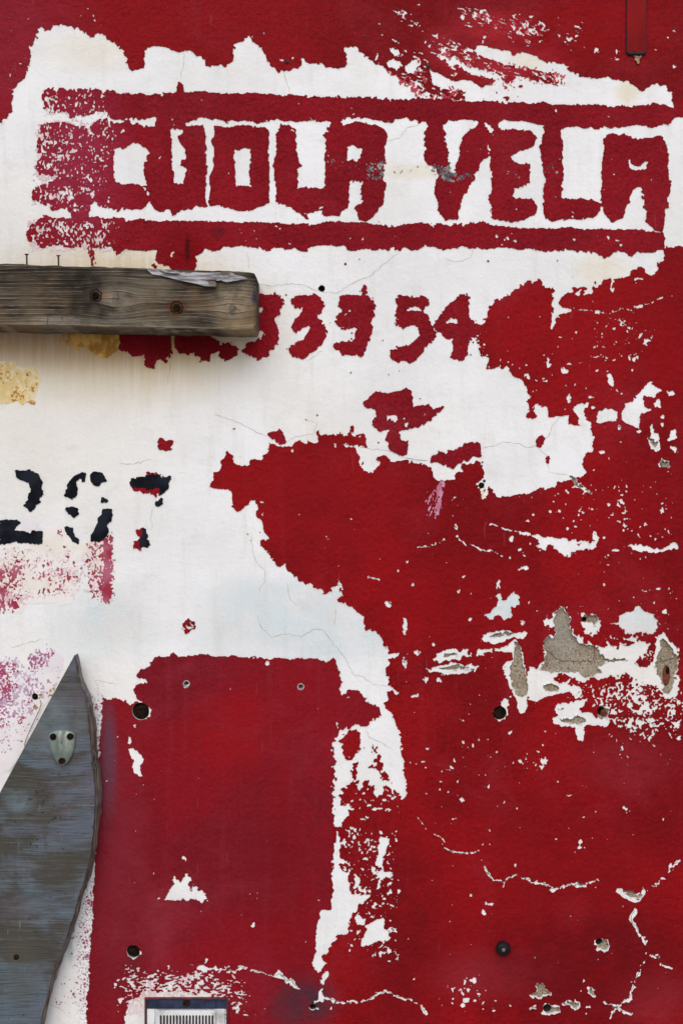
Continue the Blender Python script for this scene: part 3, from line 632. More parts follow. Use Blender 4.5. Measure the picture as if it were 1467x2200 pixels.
# drilled holes: px, py, radius px
HOLES = [(304, 1527, 18.5), (1072, 1531, 15), (288, 2042, 14.5), (1078, 2032, 13), (1285, 2021, 8), (1289, 1527, 9), (691, 621, 7.5),
         (400, 1467, 6.5), (645, 1474, 5.5), (1033, 1043, 6.5), (77.5, 1496, 7.5), (1253, 1330, 6), (1174, 2164, 9.5), (672, 2161, 7.5)]
hol = np.zeros((NY, NX), bool)
for x, y, r in HOLES: hol |= (xx - x) ** 2 + (yy - y) ** 2 < r * r
L[pla | hol] = 0
# label of every cell, spread so that softened edges have one
lab = L.copy()
for _ in range(3):
    for ax in (0, 1):
        for s in (1, -1):
            r = np.roll(lab, s, ax); lab = np.where(lab == 0, r, lab)

blk = np.zeros((NY, NX), np.int16)
for k, (n, lb, P) in enumerate(BLK):
    for s in P: blk[raster(pts(s))] = k + 1
for _ in range(1):
    for ax in (0, 1):
        for s in (1, -1):
            r = np.roll(blk, s, ax); blk = np.where(blk == 0, r, blk)
blk = warp(blk, 0.7)
edge = blur((blk > 0).astype(np.float32), 3)
blk[(edge < 0.95) & (uni(unit(vnoise(2.0) + .5 * vnoise(4))) > 0.8 + .4 * edge)] = 0
blab = blk.copy()
for _ in range(3):
    for ax in (0, 1):
        for s in (1, -1):
            r = np.roll(blab, s, ax); blab = np.where(blab == 0, r, blab)

# ---------------------------------------------------------------- paint films as geometry (marching squares)
CORN = {0: (0, 0), 1: (1, 0), 2: (1, 1), 3: (0, 1)}           # corners in (x, y) cell units
EDGE = {'a': (0, 1), 'b': (1, 2), 'c': (2, 3), 'd': (3, 0)}
CASES = {1: ['0ad'], 2: ['1ba'], 4: ['2cb'], 8: ['3dc'], 3: ['01bd'], 6: ['12ca'], 12: ['23db'], 9: ['30ac'],
         7: ['012cd'], 14: ['123da'], 13: ['230ab'], 11: ['301bc'], 5: ['0ad', '2cb'], 10: ['1ba', '3dc']}

def film(name, f, sel, d_front, d_back, grow=True):
    """mesh of the region f > 0.5 restricted to the cells chosen by sel, front face at depth d_front, rim back to d_back"""
    rows = np.where(sel.any(1))[0]; cols = np.where(sel.any(0))[0]
    if len(rows) == 0: return None
    j0, j1, i0, i1 = rows[0], min(rows[-1] + 1, NY - 1), cols[0], min(cols[-1] + 1, NX - 1)
    f = f[j0:j1 + 1, i0:i1 + 1]; sel = sel[j0:j1, i0:i1]
    b = f > 0.5
    c = b[:-1, :-1] * 1 + b[:-1, 1:] * 2 + b[1:, 1:] * 4 + b[1:, :-1] * 8
    c = np.where(sel, c, 0)
    V, Q, T, nv = [], [], [], 0
    def add(px, py, d):
        nonlocal nv
        x = (CX + (i0 + px) * H - 733.5) * S; z = ZC - (CY + (j0 + py) * H - 1100) * S
        V.append(np.stack([x, np.full_like(x, -d), z], -1).reshape(-1, 3)); nv += len(V[-1])
    # whole cells, merged along each row
    fl = np.pad((c == 15).astype(np.int8), ((0, 0), (1, 1)))
    dlt = np.diff(fl, axis=1)
    sj, si = np.where(dlt == 1); ej, ei = np.where(dlt == -1)
    if len(sj):
        px = np.stack([si, ei, ei, si], -1).astype(np.float64); py = np.stack([sj, sj, sj + 1, sj + 1], -1).astype(np.float64)
        base = nv; add(px, py, d_front)
        q = base + np.arange(len(sj))[:, None] * 4 + np.array([0, 3, 2, 1]); Q.append(q)
    for case, polys in CASES.items():
        jj, ii = np.where(c == case)
        if len(jj) == 0: continue
        cv = [f[jj + dy, ii + dx] for dx, dy in ((0, 0), (1, 0), (1, 1), (0, 1))]
        for poly in polys:
            X, Y, isedge = [], [], []
            for ch in poly:
                if ch.isdigit():
                    dx, dy = CORN[int(ch)]; X.append(ii + float(dx)); Y.append(jj + float(dy)); isedge.append(0)
                else:
                    p, q = EDGE[ch]; t = np.clip((0.5 - cv[p]) / np.where(np.abs(cv[q] - cv[p]) < 1e-6, 1e-6, cv[q] - cv[p]), 0.02, 0.98)
                    X.append(ii + CORN[p][0] + (CORN[q][0] - CORN[p][0]) * t); Y.append(jj + CORN[p][1] + (CORN[q][1] - CORN[p][1]) * t); isedge.append(1)
            n = len(poly); base = nv
            add(np.stack(X, -1), np.stack(Y, -1), d_front)
            o = base + np.arange(len(jj))[:, None] * n
            if n == 3: T.append(o + np.array([0, 2, 1]))
            elif n == 4: Q.append(o + np.array([0, 3, 2, 1]))
            else: Q.append(o + np.array([0, 3, 2, 1])); T.append(o + np.array([0, 4, 3]))
            e = [k for k in range(n) if isedge[k] and isedge[(k + 1) % n]]
            if e and d_back is not None:
                a, bb = e[0], (e[0] + 1) % n
                base = nv
                xs = np.stack([X[a], X[bb]], -1); ys = np.stack([Y[a], Y[bb]], -1)
                add(xs, ys, d_front); b2 = nv; add(xs, ys, d_back)
                r = np.arange(len(jj))[:, None] * 2
                Q.append(np.concatenate([base + r, base + r + 1, b2 + r + 1, b2 + r], 1))
    if nv == 0: return None
    return mesh_np(name, np.concatenate(V), np.concatenate(Q) if Q else None, np.concatenate(T) if T else None)

# ---------------------------------------------------------------- material helpers
class NT:
    def __init__(s, name):
        s.m = bpy.data.materials.new(name); s.m.use_nodes = True
        s.t = s.m.node_tree; s.b = s.t.nodes['Principled BSDF']
        s.co = s.t.nodes.new('ShaderNodeTexCoord').outputs['Object']
    def node(s, typ, props=None, **ins):
        n = s.t.nodes.new(typ)
        for k, v in (props or {}).items(): setattr(n, k, v)
        for k, v in ins.items():
            key = int(k[1:]) if k[0] == 'i' and k[1:].isdigit() else k
            s.set(n.inputs[key], v)
        return n
    def set(s, inp, v):
        if hasattr(v, 'is_output') or isinstance(v, bpy.types.NodeSocket): s.t.links.new(v, inp)
        else: inp.default_value = v
    def math(s, op, a, b=0.0, c=0.0, clamp=False):
        return s.node('ShaderNodeMath', {'operation': op, 'use_clamp': clamp}, i0=a, i1=b, i2=c).outputs[0]
    def vmul(s, v, k): return s.node('ShaderNodeVectorMath', {'operation': 'MULTIPLY'}, i0=v, i1=k).outputs[0]
    def vadd(s, v, k): return s.node('ShaderNodeVectorMath', {'operation': 'ADD'}, i0=v, i1=k).outputs[0]
    def noise(s, scale, detail=3.0, rough=0.5, dist=0.0, vec=None, stretch=None):
        v = vec or s.co
        if stretch: v = s.vmul(v, stretch)
        return s.node('ShaderNodeTexNoise', None, Vector=v, Scale=scale, Detail=detail, Roughness=rough, Distortion=dist).outputs['Fac']
    def ramp(s, f, a, b, ca=0.0, cb=1.0):
        return s.node('ShaderNodeMapRange', {'interpolation_type': 'SMOOTHSTEP'}, i0=f, i1=a, i2=b, i3=ca, i4=cb).outputs[0]
    def mix(s, f, a, b, mode='MIX'):
        n = s.t.nodes.new('ShaderNodeMix'); n.data_type = 'RGBA'; n.blend_type = mode; n.clamp_factor = True
        s.set(n.inputs[0], f)
        for i, v in ((6, a), (7, b)):
            s.set(n.inputs[i], (*v, 1.0) if isinstance(v, tuple) and len(v) == 3 else v)
        return n.outputs[2]
    def ell(s, px, py, rx, ry, inner=0.2):
        """soft patch centred on a spot of the wall"""
        c = ((px - 733.5) * S, 0, ZC - (py - 1100) * S)
        v = s.vadd(s.co, (-c[0], 0, -c[2])); v = s.vmul(v, (1 / (rx * S), 0, 1 / (ry * S)))
        ln = s.node('ShaderNodeVectorMath', {'operation': 'LENGTH'}, i0=v).outputs['Value']
        return s.ramp(ln, 1.0, inner)
    def bump(s, h, dist, strength=1.0, prev=None):
        n = s.node('ShaderNodeBump', None, Height=h, Distance=dist, Strength=strength)
        if prev is not None: s.set(n.inputs['Normal'], prev)
        return n.outputs[0]
    def done(s, col, rough=0.6, bump=None, spec=0.35, metal=0.0):
        s.set(s.b.inputs['Base Color'], (*col, 1.0) if isinstance(col, tuple) else col)
        s.set(s.b.inputs['Roughness'], rough); s.b.inputs['Specular IOR Level'].default_value = spec
        s.b.inputs['Metallic'].default_value = metal
        if bump is not None: s.set(s.b.inputs['Normal'], bump)
        return s.m

def red_mat(name, a, b, faded, fade=0.35, grain=1.0, extra=()):
    n = NT(name)
    f = n.noise(3.2, 4, .6)
    col = n.mix(n.ramp(f, .40, .60), a, b)
    st = n.noise(7, 4, .6, stretch=(6, 1, .45))
    col = n.mix(n.math('MULTIPLY', n.ramp(st, .52, .80), fade), col, faded)
    bl = n.noise(5.5, 5, .66, .6)
    col = n.mix(n.math('MULTIPLY', n.ramp(bl, .50, .72), fade * 1.5), col, faded)
    fine = n.noise(330, 2, .6)
    col = n.mix(n.ramp(fine, .46, .74, .0, .34 * grain), col, tuple(c * 1.9 for c in b))
    col = n.mix(n.ramp(fine, .50, .28, .0, .34 * grain), col, tuple(c * .5 for c in a))
    dk = n.noise(120, 4, .65)
    col = n.mix(n.ramp(dk, .54, .76, .0, .45), col, tuple(c * .55 for c in a))
    scr = n.noise(120, 2, .5, stretch=(1, 1, .1))
    col = n.mix(n.math('MULTIPLY', n.ramp(scr, .70, .80), .22), col, (.34, .12, .14))
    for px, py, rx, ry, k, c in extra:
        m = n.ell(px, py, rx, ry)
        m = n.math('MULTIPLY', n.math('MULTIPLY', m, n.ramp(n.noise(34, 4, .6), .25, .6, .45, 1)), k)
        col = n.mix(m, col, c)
    g = n.noise(115, 3, .6); g2 = n.noise(420, 2, .6); g3 = n.noise(30, 3, .5)
    h = n.math('ADD', n.math('ADD', n.math('MULTIPLY', g, 1.9), n.math('MULTIPLY', g2, .5)), n.math('MULTIPLY', g3, 1.6))
    return n.done(col, n.ramp(fine, .3, .7, .5, .7), n.bump(h, .0022 * grain, .9), spec=.05)

M = {}
M['red_band'] = red_mat('red paint of the band', (0.158, 0.0049, 0.0074), (0.215, 0.0057, 0.0090), (0.230, 0.0181, 0.0280), .3, 1.0,
                        extra=[(60, 120, 200, 260, .6, (0.253, 0.0198, 0.0379)), (1290, 60, 240, 120, .5, (0.287, 0.0033, 0.0049)), (1060, 60, 120, 50, .6, (0.401, 0.0207, 0.0330)), (1080, 140, 190, 60, .6, (0.382, 0.0247, 0.0371)), (950, 100, 60, 60, .5, (0.364, 0.0247, 0.0371))])
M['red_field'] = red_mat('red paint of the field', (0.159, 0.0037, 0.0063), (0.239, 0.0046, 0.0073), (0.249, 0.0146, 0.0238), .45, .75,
                         extra=[(1350, 1640, 170, 90, .3, (0.276, 0.0292, 0.0457)), (1060, 2090, 200, 80, .55, (0.286, 0.0311, 0.0457)),
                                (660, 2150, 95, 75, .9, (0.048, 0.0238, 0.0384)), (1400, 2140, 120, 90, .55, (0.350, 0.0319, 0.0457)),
                                (950, 1300, 260, 160, .45, (0.286, 0.0037, 0.0063)), (1320, 1090, 220, 180, .5, (0.276, 0.0037, 0.0073)), (700, 1080, 260, 200, .5, (0.213, 0.0054, 0.0091)),
                                (1230, 1960, 60, 60, .55, (0.319, 0.0182, 0.0275)), (1420, 780, 60, 160, .6, (0.286, 0.0028, 0.0046)), (1250, 2060, 360, 200, .9, (0.125, 0.0040, 0.0069)), (870, 2000, 160, 280, .65, (0.125, 0.0040, 0.0069)), (1230, 1800, 300, 160, .5, (0.150, 0.0040, 0.0069)), (1420, 700, 120, 300, .4, (0.160, 0.0040, 0.0069)), (1230, 1900, 300, 60, .35, (0.149, 0.0037, 0.0063))])  # broad dark patches at the lower right put a vignette into the paint
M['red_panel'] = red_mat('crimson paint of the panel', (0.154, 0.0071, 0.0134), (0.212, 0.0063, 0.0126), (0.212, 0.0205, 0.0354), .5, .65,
                         extra=[(660, 2150, 95, 75, .9, (.045, .024, .038)), (620, 2160, 70, 60, .6, (.09, .02, .03)), (236, 1640, 26, 190, .9, (0.090, 0.0550, 0.0864)), (255, 1850, 90, 420, .55, (0.203, 0.0205, 0.0354)),  # bluish smear beside the plank carries the plank's shadow as paint colour
                                (500, 1570, 150, 130, .5, (0.308, 0.0048, 0.0079)), (340, 1980, 50, 120, .4, (0.255, 0.0354, 0.0550)),
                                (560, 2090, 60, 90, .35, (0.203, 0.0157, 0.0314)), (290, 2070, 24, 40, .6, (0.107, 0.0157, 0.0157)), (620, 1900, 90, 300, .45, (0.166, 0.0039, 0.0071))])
M['red_letter'] = red_mat('red paint of the lettering', (0.171, 0.0056, 0.0112), (0.228, 0.0071, 0.0138), (0.243, 0.0193, 0.0306), .3, 1.15,
                          extra=[(170, 350, 150, 260, .75, (0.282, 0.0257, 0.0603)), (400, 550, 90, 80, .8, (0.165, 0.0016, 0.0033)), (404, 535, 9, 45, .8, (0.029, 0.0033, 0.0048)), (470, 500, 22, 18, .6, (0.049, 0.0081, 0.0128)),
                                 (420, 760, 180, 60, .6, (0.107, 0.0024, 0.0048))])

def white_mat():
    n = NT('white coat')
    col = n.mix(n.ramp(n.noise(4, 4, .6), .35, .66), (.70, .71, .725), (.775, .79, .82))
    col = n.mix(n.ramp(n.noise(2.2, 3, .55), .5, .75, 0, .75), col, (.70, .685, .645))
    pt = n.noise(26, 4, .65)
    col = n.mix(n.ramp(pt, .55, .75, 0, .35), col, (.56, .56, .55))
    rub = n.noise(10, 4, .6, stretch=(5, 1, .6))
    col = n.mix(n.ramp(rub, .50, .74, 0, .42), col, (.61, .60, .575))
    # dirt washed down below the beam
    run = n.noise(14, 3, .55, stretch=(7, 1, .5))
    d = n.math('MULTIPLY', n.ell(250, 690, 430, 230, .35), n.ramp(run, .25, .7, .6, 1))
    col = n.mix(n.math('MULTIPLY', d, .95), col, (.56, .43, .21))
    d = n.math('MULTIPLY', n.ell(160, 735, 410, 85, .25), n.ramp(run, .3, .65, .68, 1))
    col = n.mix(n.math('MULTIPLY', d, .97), col, (.40, .195, .045))
    d = n.math('MULTIPLY', n.ell(120, 900, 380, 330, .2), .42)
    col = n.mix(d, col, (.66, .635, .56))
    d = n.math('MULTIPLY', n.ell(160, 1500, 300, 300, .3), .4)
    col = n.mix(d, col, (.78, .765, .73))
    for px, py, rx, ry, k in ((1345, 200, 40, 40, .6), (200, 110, 170, 70, .3), (1130, 130, 60, 50, .4), (1290, 580, 90, 50, .45), (280, 230, 20, 20, .3), (1032, 1065, 10, 22, .9), (330, 1540, 40, 20, .5), (400, 2150, 160, 30, .35), (900, 370, 160, 26, .4)):
        col = n.mix(n.math('MULTIPLY', n.ell(px, py, rx, ry), k), col, (.66, .58, .40))
    # pale blue coat showing through in the crazed strip
    crz = n.ramp(n.noise(9, 4, .65), .38, .62)
    bl = n.math('MAXIMUM', n.ell(650, 1360, 330, 100, .3), n.math('MAXIMUM', n.ell(230, 1340, 190, 110, .2), n.ell(600, 1290, 240, 80, .2)))
    bl = n.math('MAXIMUM', bl, n.math('MAXIMUM', n.ell(1360, 1340, 90, 60, .5), n.ell(1080, 1310, 80, 70, .5)))
    col = n.mix(n.math('MULTIPLY', n.math('MULTIPLY', bl, crz), .5), col, (.58, .72, .77))
    vor = n.node('ShaderNodeTexVoronoi', {'feature': 'DISTANCE_TO_EDGE'}, Vector=n.vadd(n.co, (0, 0, 0)), Scale=270.0).outputs['Distance']
    col = n.mix(n.math('MULTIPLY', n.math('MULTIPLY', bl, n.ramp(vor, .07, .0)), .3), col, (.45, .58, .62))
    sp = n.noise(300, 2, .5)
    col = n.mix(n.ramp(sp, .72, .80, 0, .6), col, (.40, .37, .33))
    # purple overspray beside the panel edge
    ov = n.math('MULTIPLY', n.math('MAXIMUM', n.ell(192, 2060, 40, 260, .2), n.ell(215, 1560, 18, 150, .2)), n.ramp(n.noise(330, 2, .6), .54, .64))
    col = n.mix(ov, col, (.19, .07, .22))
    tl = n.math('MULTIPLY', n.math('MAXIMUM', n.ell(153, 2040, 10, 40), n.ell(28, 1640, 18, 30)), .5)
    col = n.mix(tl, col, (.22, .40, .36))
    g = n.noise(130, 4, .6); g2 = n.noise(420, 2, .6); g3 = n.noise(24, 3, .55); g4 = n.noise(9, 2, .5)
    h = n.math('ADD', n.math('ADD', n.math('MULTIPLY', g, .9), n.math('MULTIPLY', g2, .4)), n.math('ADD', n.math('MULTIPLY', g3, 2.0), n.math('MULTIPLY', g4, 3.5)))
    h = n.math('ADD', h, n.math('MULTIPLY', n.math('MULTIPLY', bl, n.ramp(vor, .0, .06)), .4))
    return n.done(col, .72, n.bump(h, .0014, .8), spec=.12)
M['white'] = white_mat()

def plaster_mat():
    n = NT('bare sandy plaster')
    col = n.mix(n.ramp(n.noise(24, 4, .6), .35, .65), (.30, .24, .165), (.42, .36, .285))
    col = n.mix(n.ramp(n.noise(240, 3, .7), .50, .62, 0, .9), col, (.11, .075, .045))
    col = n.mix(n.ramp(n.noise(300, 2, .6), .56, .66, 0, .85), col, (.62, .55, .45))
    col = n.mix(n.ramp(n.noise(7, 3, .5), .5, .75, 0, .6), col, (.33, .32, .30))
    h = n.math('ADD', n.noise(420, 3, .7), n.math('MULTIPLY', n.noise(70, 3, .6), 1.2))
    return n.done(col, .92, n.bump(h, .0036, 1.0), spec=.1)
M['plaster'] = plaster_mat()

def flat(name, a, b, scale=60, rough=.7, grain=.0006, spec=.3, metal=0.0, lo=.4, hi=.62):
    n = NT(name)
    col = n.mix(n.ramp(n.noise(scale, 4, .6), lo, hi), a, b)
    return n.done(col, rough, n.bump(n.noise(scale * 4, 3, .6), grain, .7), spec=spec, metal=metal)
M['black'] = flat('faded black stencil paint', (.005, .006, .009), (.013, .016, .026), 30, .75, spec=.06)
M['cream'] = flat('old cream paint', (.69, .66, .59), (.73, .71, .71), 16, .75, .0014, lo=.38, hi=.6)
M['lilac'] = flat('pale lilac paint', (.69, .655, .70), (.74, .72, .74), 20, .75, .0014)
M['ochre'] = flat('ochre paint', (.36, .17, .03), (.66, .40, .11), 60, .8, .0014)
M['yellow'] = flat('pale yellow paint', (.64, .49, .22), (.71, .62, .42), 60, .8, .0014)
M['crimson_fleck'] = flat('crimson flecks', (.27, .018, .045), (.38, .10, .16), 30)
M['magenta_fleck'] = flat('magenta flecks', (.33, .035, .09), (.34, .10, .22), 22)
M['brushed_red'] = flat('dry brushed red', (.40, .03, .045), (.50, .11, .13), 70)
M['purple_fleck'] = flat('purple flecks', (.40, .26, .39), (.54, .43, .54), 24)
M['pink_wear'] = flat('pink worn paint', (.60, .43, .46), (.68, .58, .62), 22)
M['rust_stain'] = flat('rust stain', (.22, .09, .02), (.45, .24, .07), 60)
M['drip'] = flat('dried pink drip', (.42, .13, .22), (.52, .28, .38), 70)
M['bluep'] = flat('faded blue paint', (.05, .12, .28), (.16, .24, .36), 60)
M['scuff'] = flat('grey scuff', (.045, .055, .075), (.26, .27, .27), 70)
M['hair'] = flat('crack in the white coat', (.36, .335, .295), (.52, .49, .45), 60)
M['deep'] = flat('crack in the plaster', (.05, .04, .03), (.09, .07, .05), 60)
M['rust'] = flat('rusty iron', (.007, .005, .004), (.026, .013, .008), 160, .9, .0012, .06)
M['rust_red'] = flat('rust red iron', (.10, .020, .010), (.17, .045, .022), 120, .8, .0010)
M['dark'] = flat('dark steel', (.010, .009, .009), (.028, .024, .022), 140, .5, .0006, .5)
M['rubber'] = flat('black rubber', (.005, .005, .006), (.011, .011, .012), 150, .6, .0004, .15)
M['steel'] = flat('bright steel', (.22, .22, .23), (.35, .34, .33), 150, .35, .0003, .5, .8)
M['lining'] = flat('dark inside of a drilled hole', (.05, .04, .03), (.11, .09, .07), 120, .95)

# ---------------------------------------------------------------- ground
def ground_mat():
    n = NT('pavement concrete')
    col = n.mix(n.ramp(n.noise(1.5, 5, .6), .35, .65), (.32, .30, .27), (.40, .385, .355))
    col = n.mix(n.ramp(n.noise(130, 2, .6), .6, .72, 0, .6), col, (.14, .13, .12))
    return n.done(col, .9, n.bump(n.noise(90, 4, .6), .002, .7), spec=.2)
g = mesh_py('ground', [(-150, -200, 0), (150, -200, 0), (150, 60, 0), (-150, 60, 0)], [(0, 1, 2, 3)])
go = link('ground', g, ground_mat()); go['kind'] = 'structure'

# ---------------------------------------------------------------- the wall and its coats
D_W, D_R = .0056, .0069
X0w, X1w = (CX - 733.5) * S, (CX + (NX - 1) * H - 733.5) * S
Z1w, Z0w = ZC - (CY - 1100) * S, ZC - (CY + (NY - 1) * H - 1100) * S
WL, WR, WT, WB = -3.2, 3.2, 3.6, 0.0
wall = thing('painted_wall', 'tall plastered wall with peeling red and white paint and faded lettering', 'wall', (0, 0, 0))

def surround(me_name, y, sides):
    """plain sheets that carry a coat on beyond the surveyed part"""
    V, F = [], []
    rect = {'l': (WL, Z0w, X0w, Z1w), 'r': (X1w, Z0w, WR, Z1w), 't': (WL, Z1w, WR, WT), 'b': (WL, WB, WR, Z0w)}
    for s in sides:
        a, b, c, d = rect[s]; k = len(V)
        V += [(a, y, b), (c, y, b), (c, y, d), (a, y, d)]; F.append((k, k + 1, k + 2, k + 3))
    return V, F

def joined(name, me, VF):
    V = np.empty((len(me.vertices), 3), np.float32); me.vertices.foreach_get('co', V.ravel())
    k = len(V); F = [list(p.vertices) for p in me.polygons] if len(me.polygons) < 200 else None
    import bmesh
    bm = bmesh.new(); bm.from_mesh(me)
    vs = [bm.verts.new(v) for v in VF[0]]
    for f in VF[1]: bm.faces.new([vs[i] for i in f])
    bm.to_mesh(me); bm.free()
    return me

allc = np.ones((NY - 1, NX - 1), bool)
base = film('plaster_core', soft(~hol), allc, 0.0, -.0004)
T = .32
V = [(WL, 0, WB), (WR, 0, WB), (WR, 0, WT), (WL, 0, WT), (WL, T, WB), (WR, T, WB), (WR, T, WT), (WL, T, WT)]
sV, sF = surround('', 0.0, 'lrtb'); k = len(sV)
base = joined('plaster_core', base, (sV + V, sF + [(k + 4, k + 7, k + 6, k + 5), (k, k + 4, k + 5, k + 1), (k + 3, k + 2, k + 6, k + 7), (k, k + 3, k + 7, k + 4), (k + 1, k + 5, k + 6, k + 2)]))
link('plaster_core', base, M['plaster'], wall)
wm = film('white_coat', soft(~(pla | hol)), allc, D_W, 0.0)
wm = joined('white_coat', wm, surround('', -D_W, 'lrtb'))
link('white_paint_coat', wm, M['white'], wall, 'white paint coat crazed and stained under the beam')

redf = soft(L > 0)
cell = lab[:-1, :-1].copy()
cell = np.maximum(cell, 0)
alt = np.maximum.reduce([lab[:-1, 1:], lab[1:, :-1], lab[1:, 1:]])
cell = np.where(cell == 0, alt, cell)
MATOF = {'red_paint_band': 'red_band', 'red_paint_field': 'red_field', 'painted_panel': 'red_panel'}
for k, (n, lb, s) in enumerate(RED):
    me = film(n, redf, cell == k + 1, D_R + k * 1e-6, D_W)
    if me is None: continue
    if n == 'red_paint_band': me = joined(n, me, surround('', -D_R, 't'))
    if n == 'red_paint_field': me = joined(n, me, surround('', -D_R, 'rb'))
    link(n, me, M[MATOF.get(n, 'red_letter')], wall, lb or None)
me = film('paint_specks', redf, cell == SPECK, D_R, D_W)
if me: link('paint_speck', me, M['red_letter'], wall, None, 'stuff')

# older coats, flecks, scuffs
UN1 = uni(unit(vnoise(1.9) + .6 * vnoise(4) + .7 * vnoise(16)))
UN3 = uni(unit(vnoise(1.5) + .3 * vnoise(3.5) + .3 * vnoise(14)))
UN2 = uni(unit(vnoise(1.8, 1, 1.6) + .45 * vnoise(4.5) + .4 * vnoise(14)))
notred = ~((L > 0) | pla | hol)
for n, lb, m, s in OLD:
    msk = warp(raster(pts(s)), .8) & notred
    f = soft(msk); sel = (blur(msk.astype(np.float32), 2) > 0)[:-1, :-1]
    link(n, film(n, f, sel, D_W + .0006, D_W), M[m], wall, lb)
def fleck(name, mat, spec, un, d, label=None, onto=None):
    dn = np.zeros((NY, NX), np.float32)
    for row in spec.strip().split('\n'):
        v, s = row.split(' ', 1); mm = raster(pts(s)); dn[mm] = np.maximum(dn[mm], float(v))
    msk = warp(dn, .8); msk = blur(msk, 4); msk = un < msk
    if onto is not None: msk &= onto
    me = film(name, soft(msk), allc, d, d - .0003)
    if me: link(name, me, M[mat], wall, label, 'stuff')
fleck('pink_wear', 'pink_wear', '''0.22 J -100,800 600,800 720,760 700,1140 500,1120 -100,1170
0.42 J -100,850 170,850 180,1174 -100,1174
0.5 J 560,760 720,740 715,1150 590,1150
0.35 J 280,840 450,840 450,1100 280,1100
0.45 D 240,60 700,50 700,600 430,620 200,600
0.45 D 190,680 740,680 730,890 180,890
0.4 A 270,570 700,570 700,740 270,740
0.5 Q 165,860 320,860 345,1174 165,1174
0.45 Q 290,890 860,900 860,1060 290,1060
0.35 Q 840,900 1000,950 1000,1174 850,1174''', UN3, D_W + .0008, 'pink worn paint', ~(pla | hol))
fleck('brushed_red', 'brushed_red', '''0.50 C -110,220 60,290 200,370 420,430 640,480 620,540 450,500 240,465 120,430 -120,350
0.45 C 300,400 720,470 700,545 560,520 280,450
0.50 B 1000,425 1100,470 1230,500 1320,560 1467,600 1467,640 1230,610 1060,500
0.45 B 1200,420 1300,430 1310,560 1210,520
0.45 C -20,390 100,480 260,500 260,540 150,520 0,490
0.45 C 290,480 410,480 400,545 350,580 280,540
0.5 C -20,560 60,570 90,640 -30,640
0.45 C 20,60 180,70 340,100 540,140 620,200 520,290 380,240 240,190 100,150
0.4 B 1040,60 1120,70 1290,200 1260,230 1120,140
0.35 B 1040,250 1260,370 1300,400 1250,430 1140,350''', UN2, D_W + .0008, 'dry brushed lighter red in the streaks', ~(pla | hol))
fleck('purple_fleck', 'purple_fleck', '''0.42 M -100,400 110,395 200,475 260,480 300,560 230,720 -100,850
0.40 M 180,380 290,310 350,330 330,420 250,500 200,480
0.12 M 200,480 400,400 380,520 300,650 150,940 -100,1080''', UN2, D_W + .0008, 'purple flecks on the lilac patch', notred)
fleck('rust_stain', 'rust_stain', '''0.5 M 200,605 255,600 258,660 240,705 215,690 195,650
0.45 M 345,560 382,512 370,560 345,640 312,650 318,600
0.7 L 376,520 398,518 392,548 380,548
0.4 G 660,370 695,372 690,400 655,402''', UN2, D_R + .0002, None, ~(pla | hol) & (L == 0))
fleck('crimson_fleck', 'crimson_fleck', '''0.10 J -100,790 600,790 720,760 700,1140 500,1120 -100,1170
0.22 J 280,860 440,860 440,1100 280,1100
0.34 J -100,860 150,860 170,1100 60,1174 -100,1174
0.5 J -100,950 130,950 140,1080 -100,1080
0.16 J 360,700 430,700 430,800 360,800
0.42 J 560,790 720,740 715,1150 600,1150 560,1000
0.92 J 652,760 712,720 716,940 650,940
0.97 J 650,930 716,930 714,1150 640,1150
0.6 M -100,0 120,20 150,60 73,110 -100,110
0.3 M 590,0 715,0 700,40 620,45''', UN2, D_W + .0009, 'crimson flecks on the cream patch', notred)
fleck('magenta_fleck', 'magenta_fleck', '''0.14 M -100,400 200,470 260,560 230,640 -100,830
0.45 M -100,410 110,400 120,480 80,700 -100,720
0.45 M 180,400 300,320 350,360 260,480 190,480
0.12 M 200,480 330,500 300,650 150,940 -100,1080
0.30 M -100,720 170,700 130,830 -100,860
0.10 P 640,960 740,850 700,1930 380,1910
0.26 P 690,960 745,850 715,1930 560,1910
0.10 M 570,580 650,600 640,1000 610,1000''', UN3, D_W + .0009, 'magenta flecks beside the plank', notred)
fleck('ochre_fleck', 'ochre', '''0.4 G 380,630 560,630 540,760 400,700
0.2 G -60,800 260,900 230,1080 73,1080''', UN1, D_W + .0009, None, notred)
fleck('grey_scuff', 'scuff', '''0.30 E 1120,310 1245,310 1245,440 1140,440
0.5 E 1150,400 1240,395 1240,440 1150,440
0.25 E 1235,220 1260,220 1255,420 1235,420
0.12 E 880,240 1130,320 1130,400 880,340
0.5 F 135,295 210,295 240,345 340,330 340,350 240,385 150,375
0.3 F 0,290 140,300 200,350 0,325
0.30 F 715,280 800,290 800,350 720,350
0.18 F 490,310 590,310 580,390 490,390
0.12 E 1260,330 1467,350 1467,420 1260,400''', UN3, D_R + .0003, None, ~(pla | hol))
drp = np.zeros((NY, NX), bool)
for k in range(17):
    t = k / 16; r_ = random.Random(k)
    x0, y0 = 165 + 18 * t, 482 + r_.uniform(0, 12); x1 = 82 + 78 * t + r_.uniform(-4, 4); y1 = r_.uniform(600, 690) if k % 3 else r_.uniform(560, 640)
    P = [(x0 + (x1 - x0) * u + r_.gauss(0, 1.6), y0 + (y1 - y0) * u) for u in (0, .25, .5, .75, 1)]
    stroke(drp, [p[:2] for p in pts('L ' + ' '.join('%.1f,%.1f' % p for p in P))], 1.05 + .5 * r_.random(), True)
    e = pts('L %.1f,%.1f' % P[-1])[0]; blob(drp, e[0], e[1], 1.9, 3.0, True)
drp &= (UN2 > .22) & ~(pla | hol)
link('pink_drip', film('pink_drip', soft(drp), allc, D_R + .0004, D_R), M['drip'], wall, 'pink paint drip fanning down over the red', 'stuff')
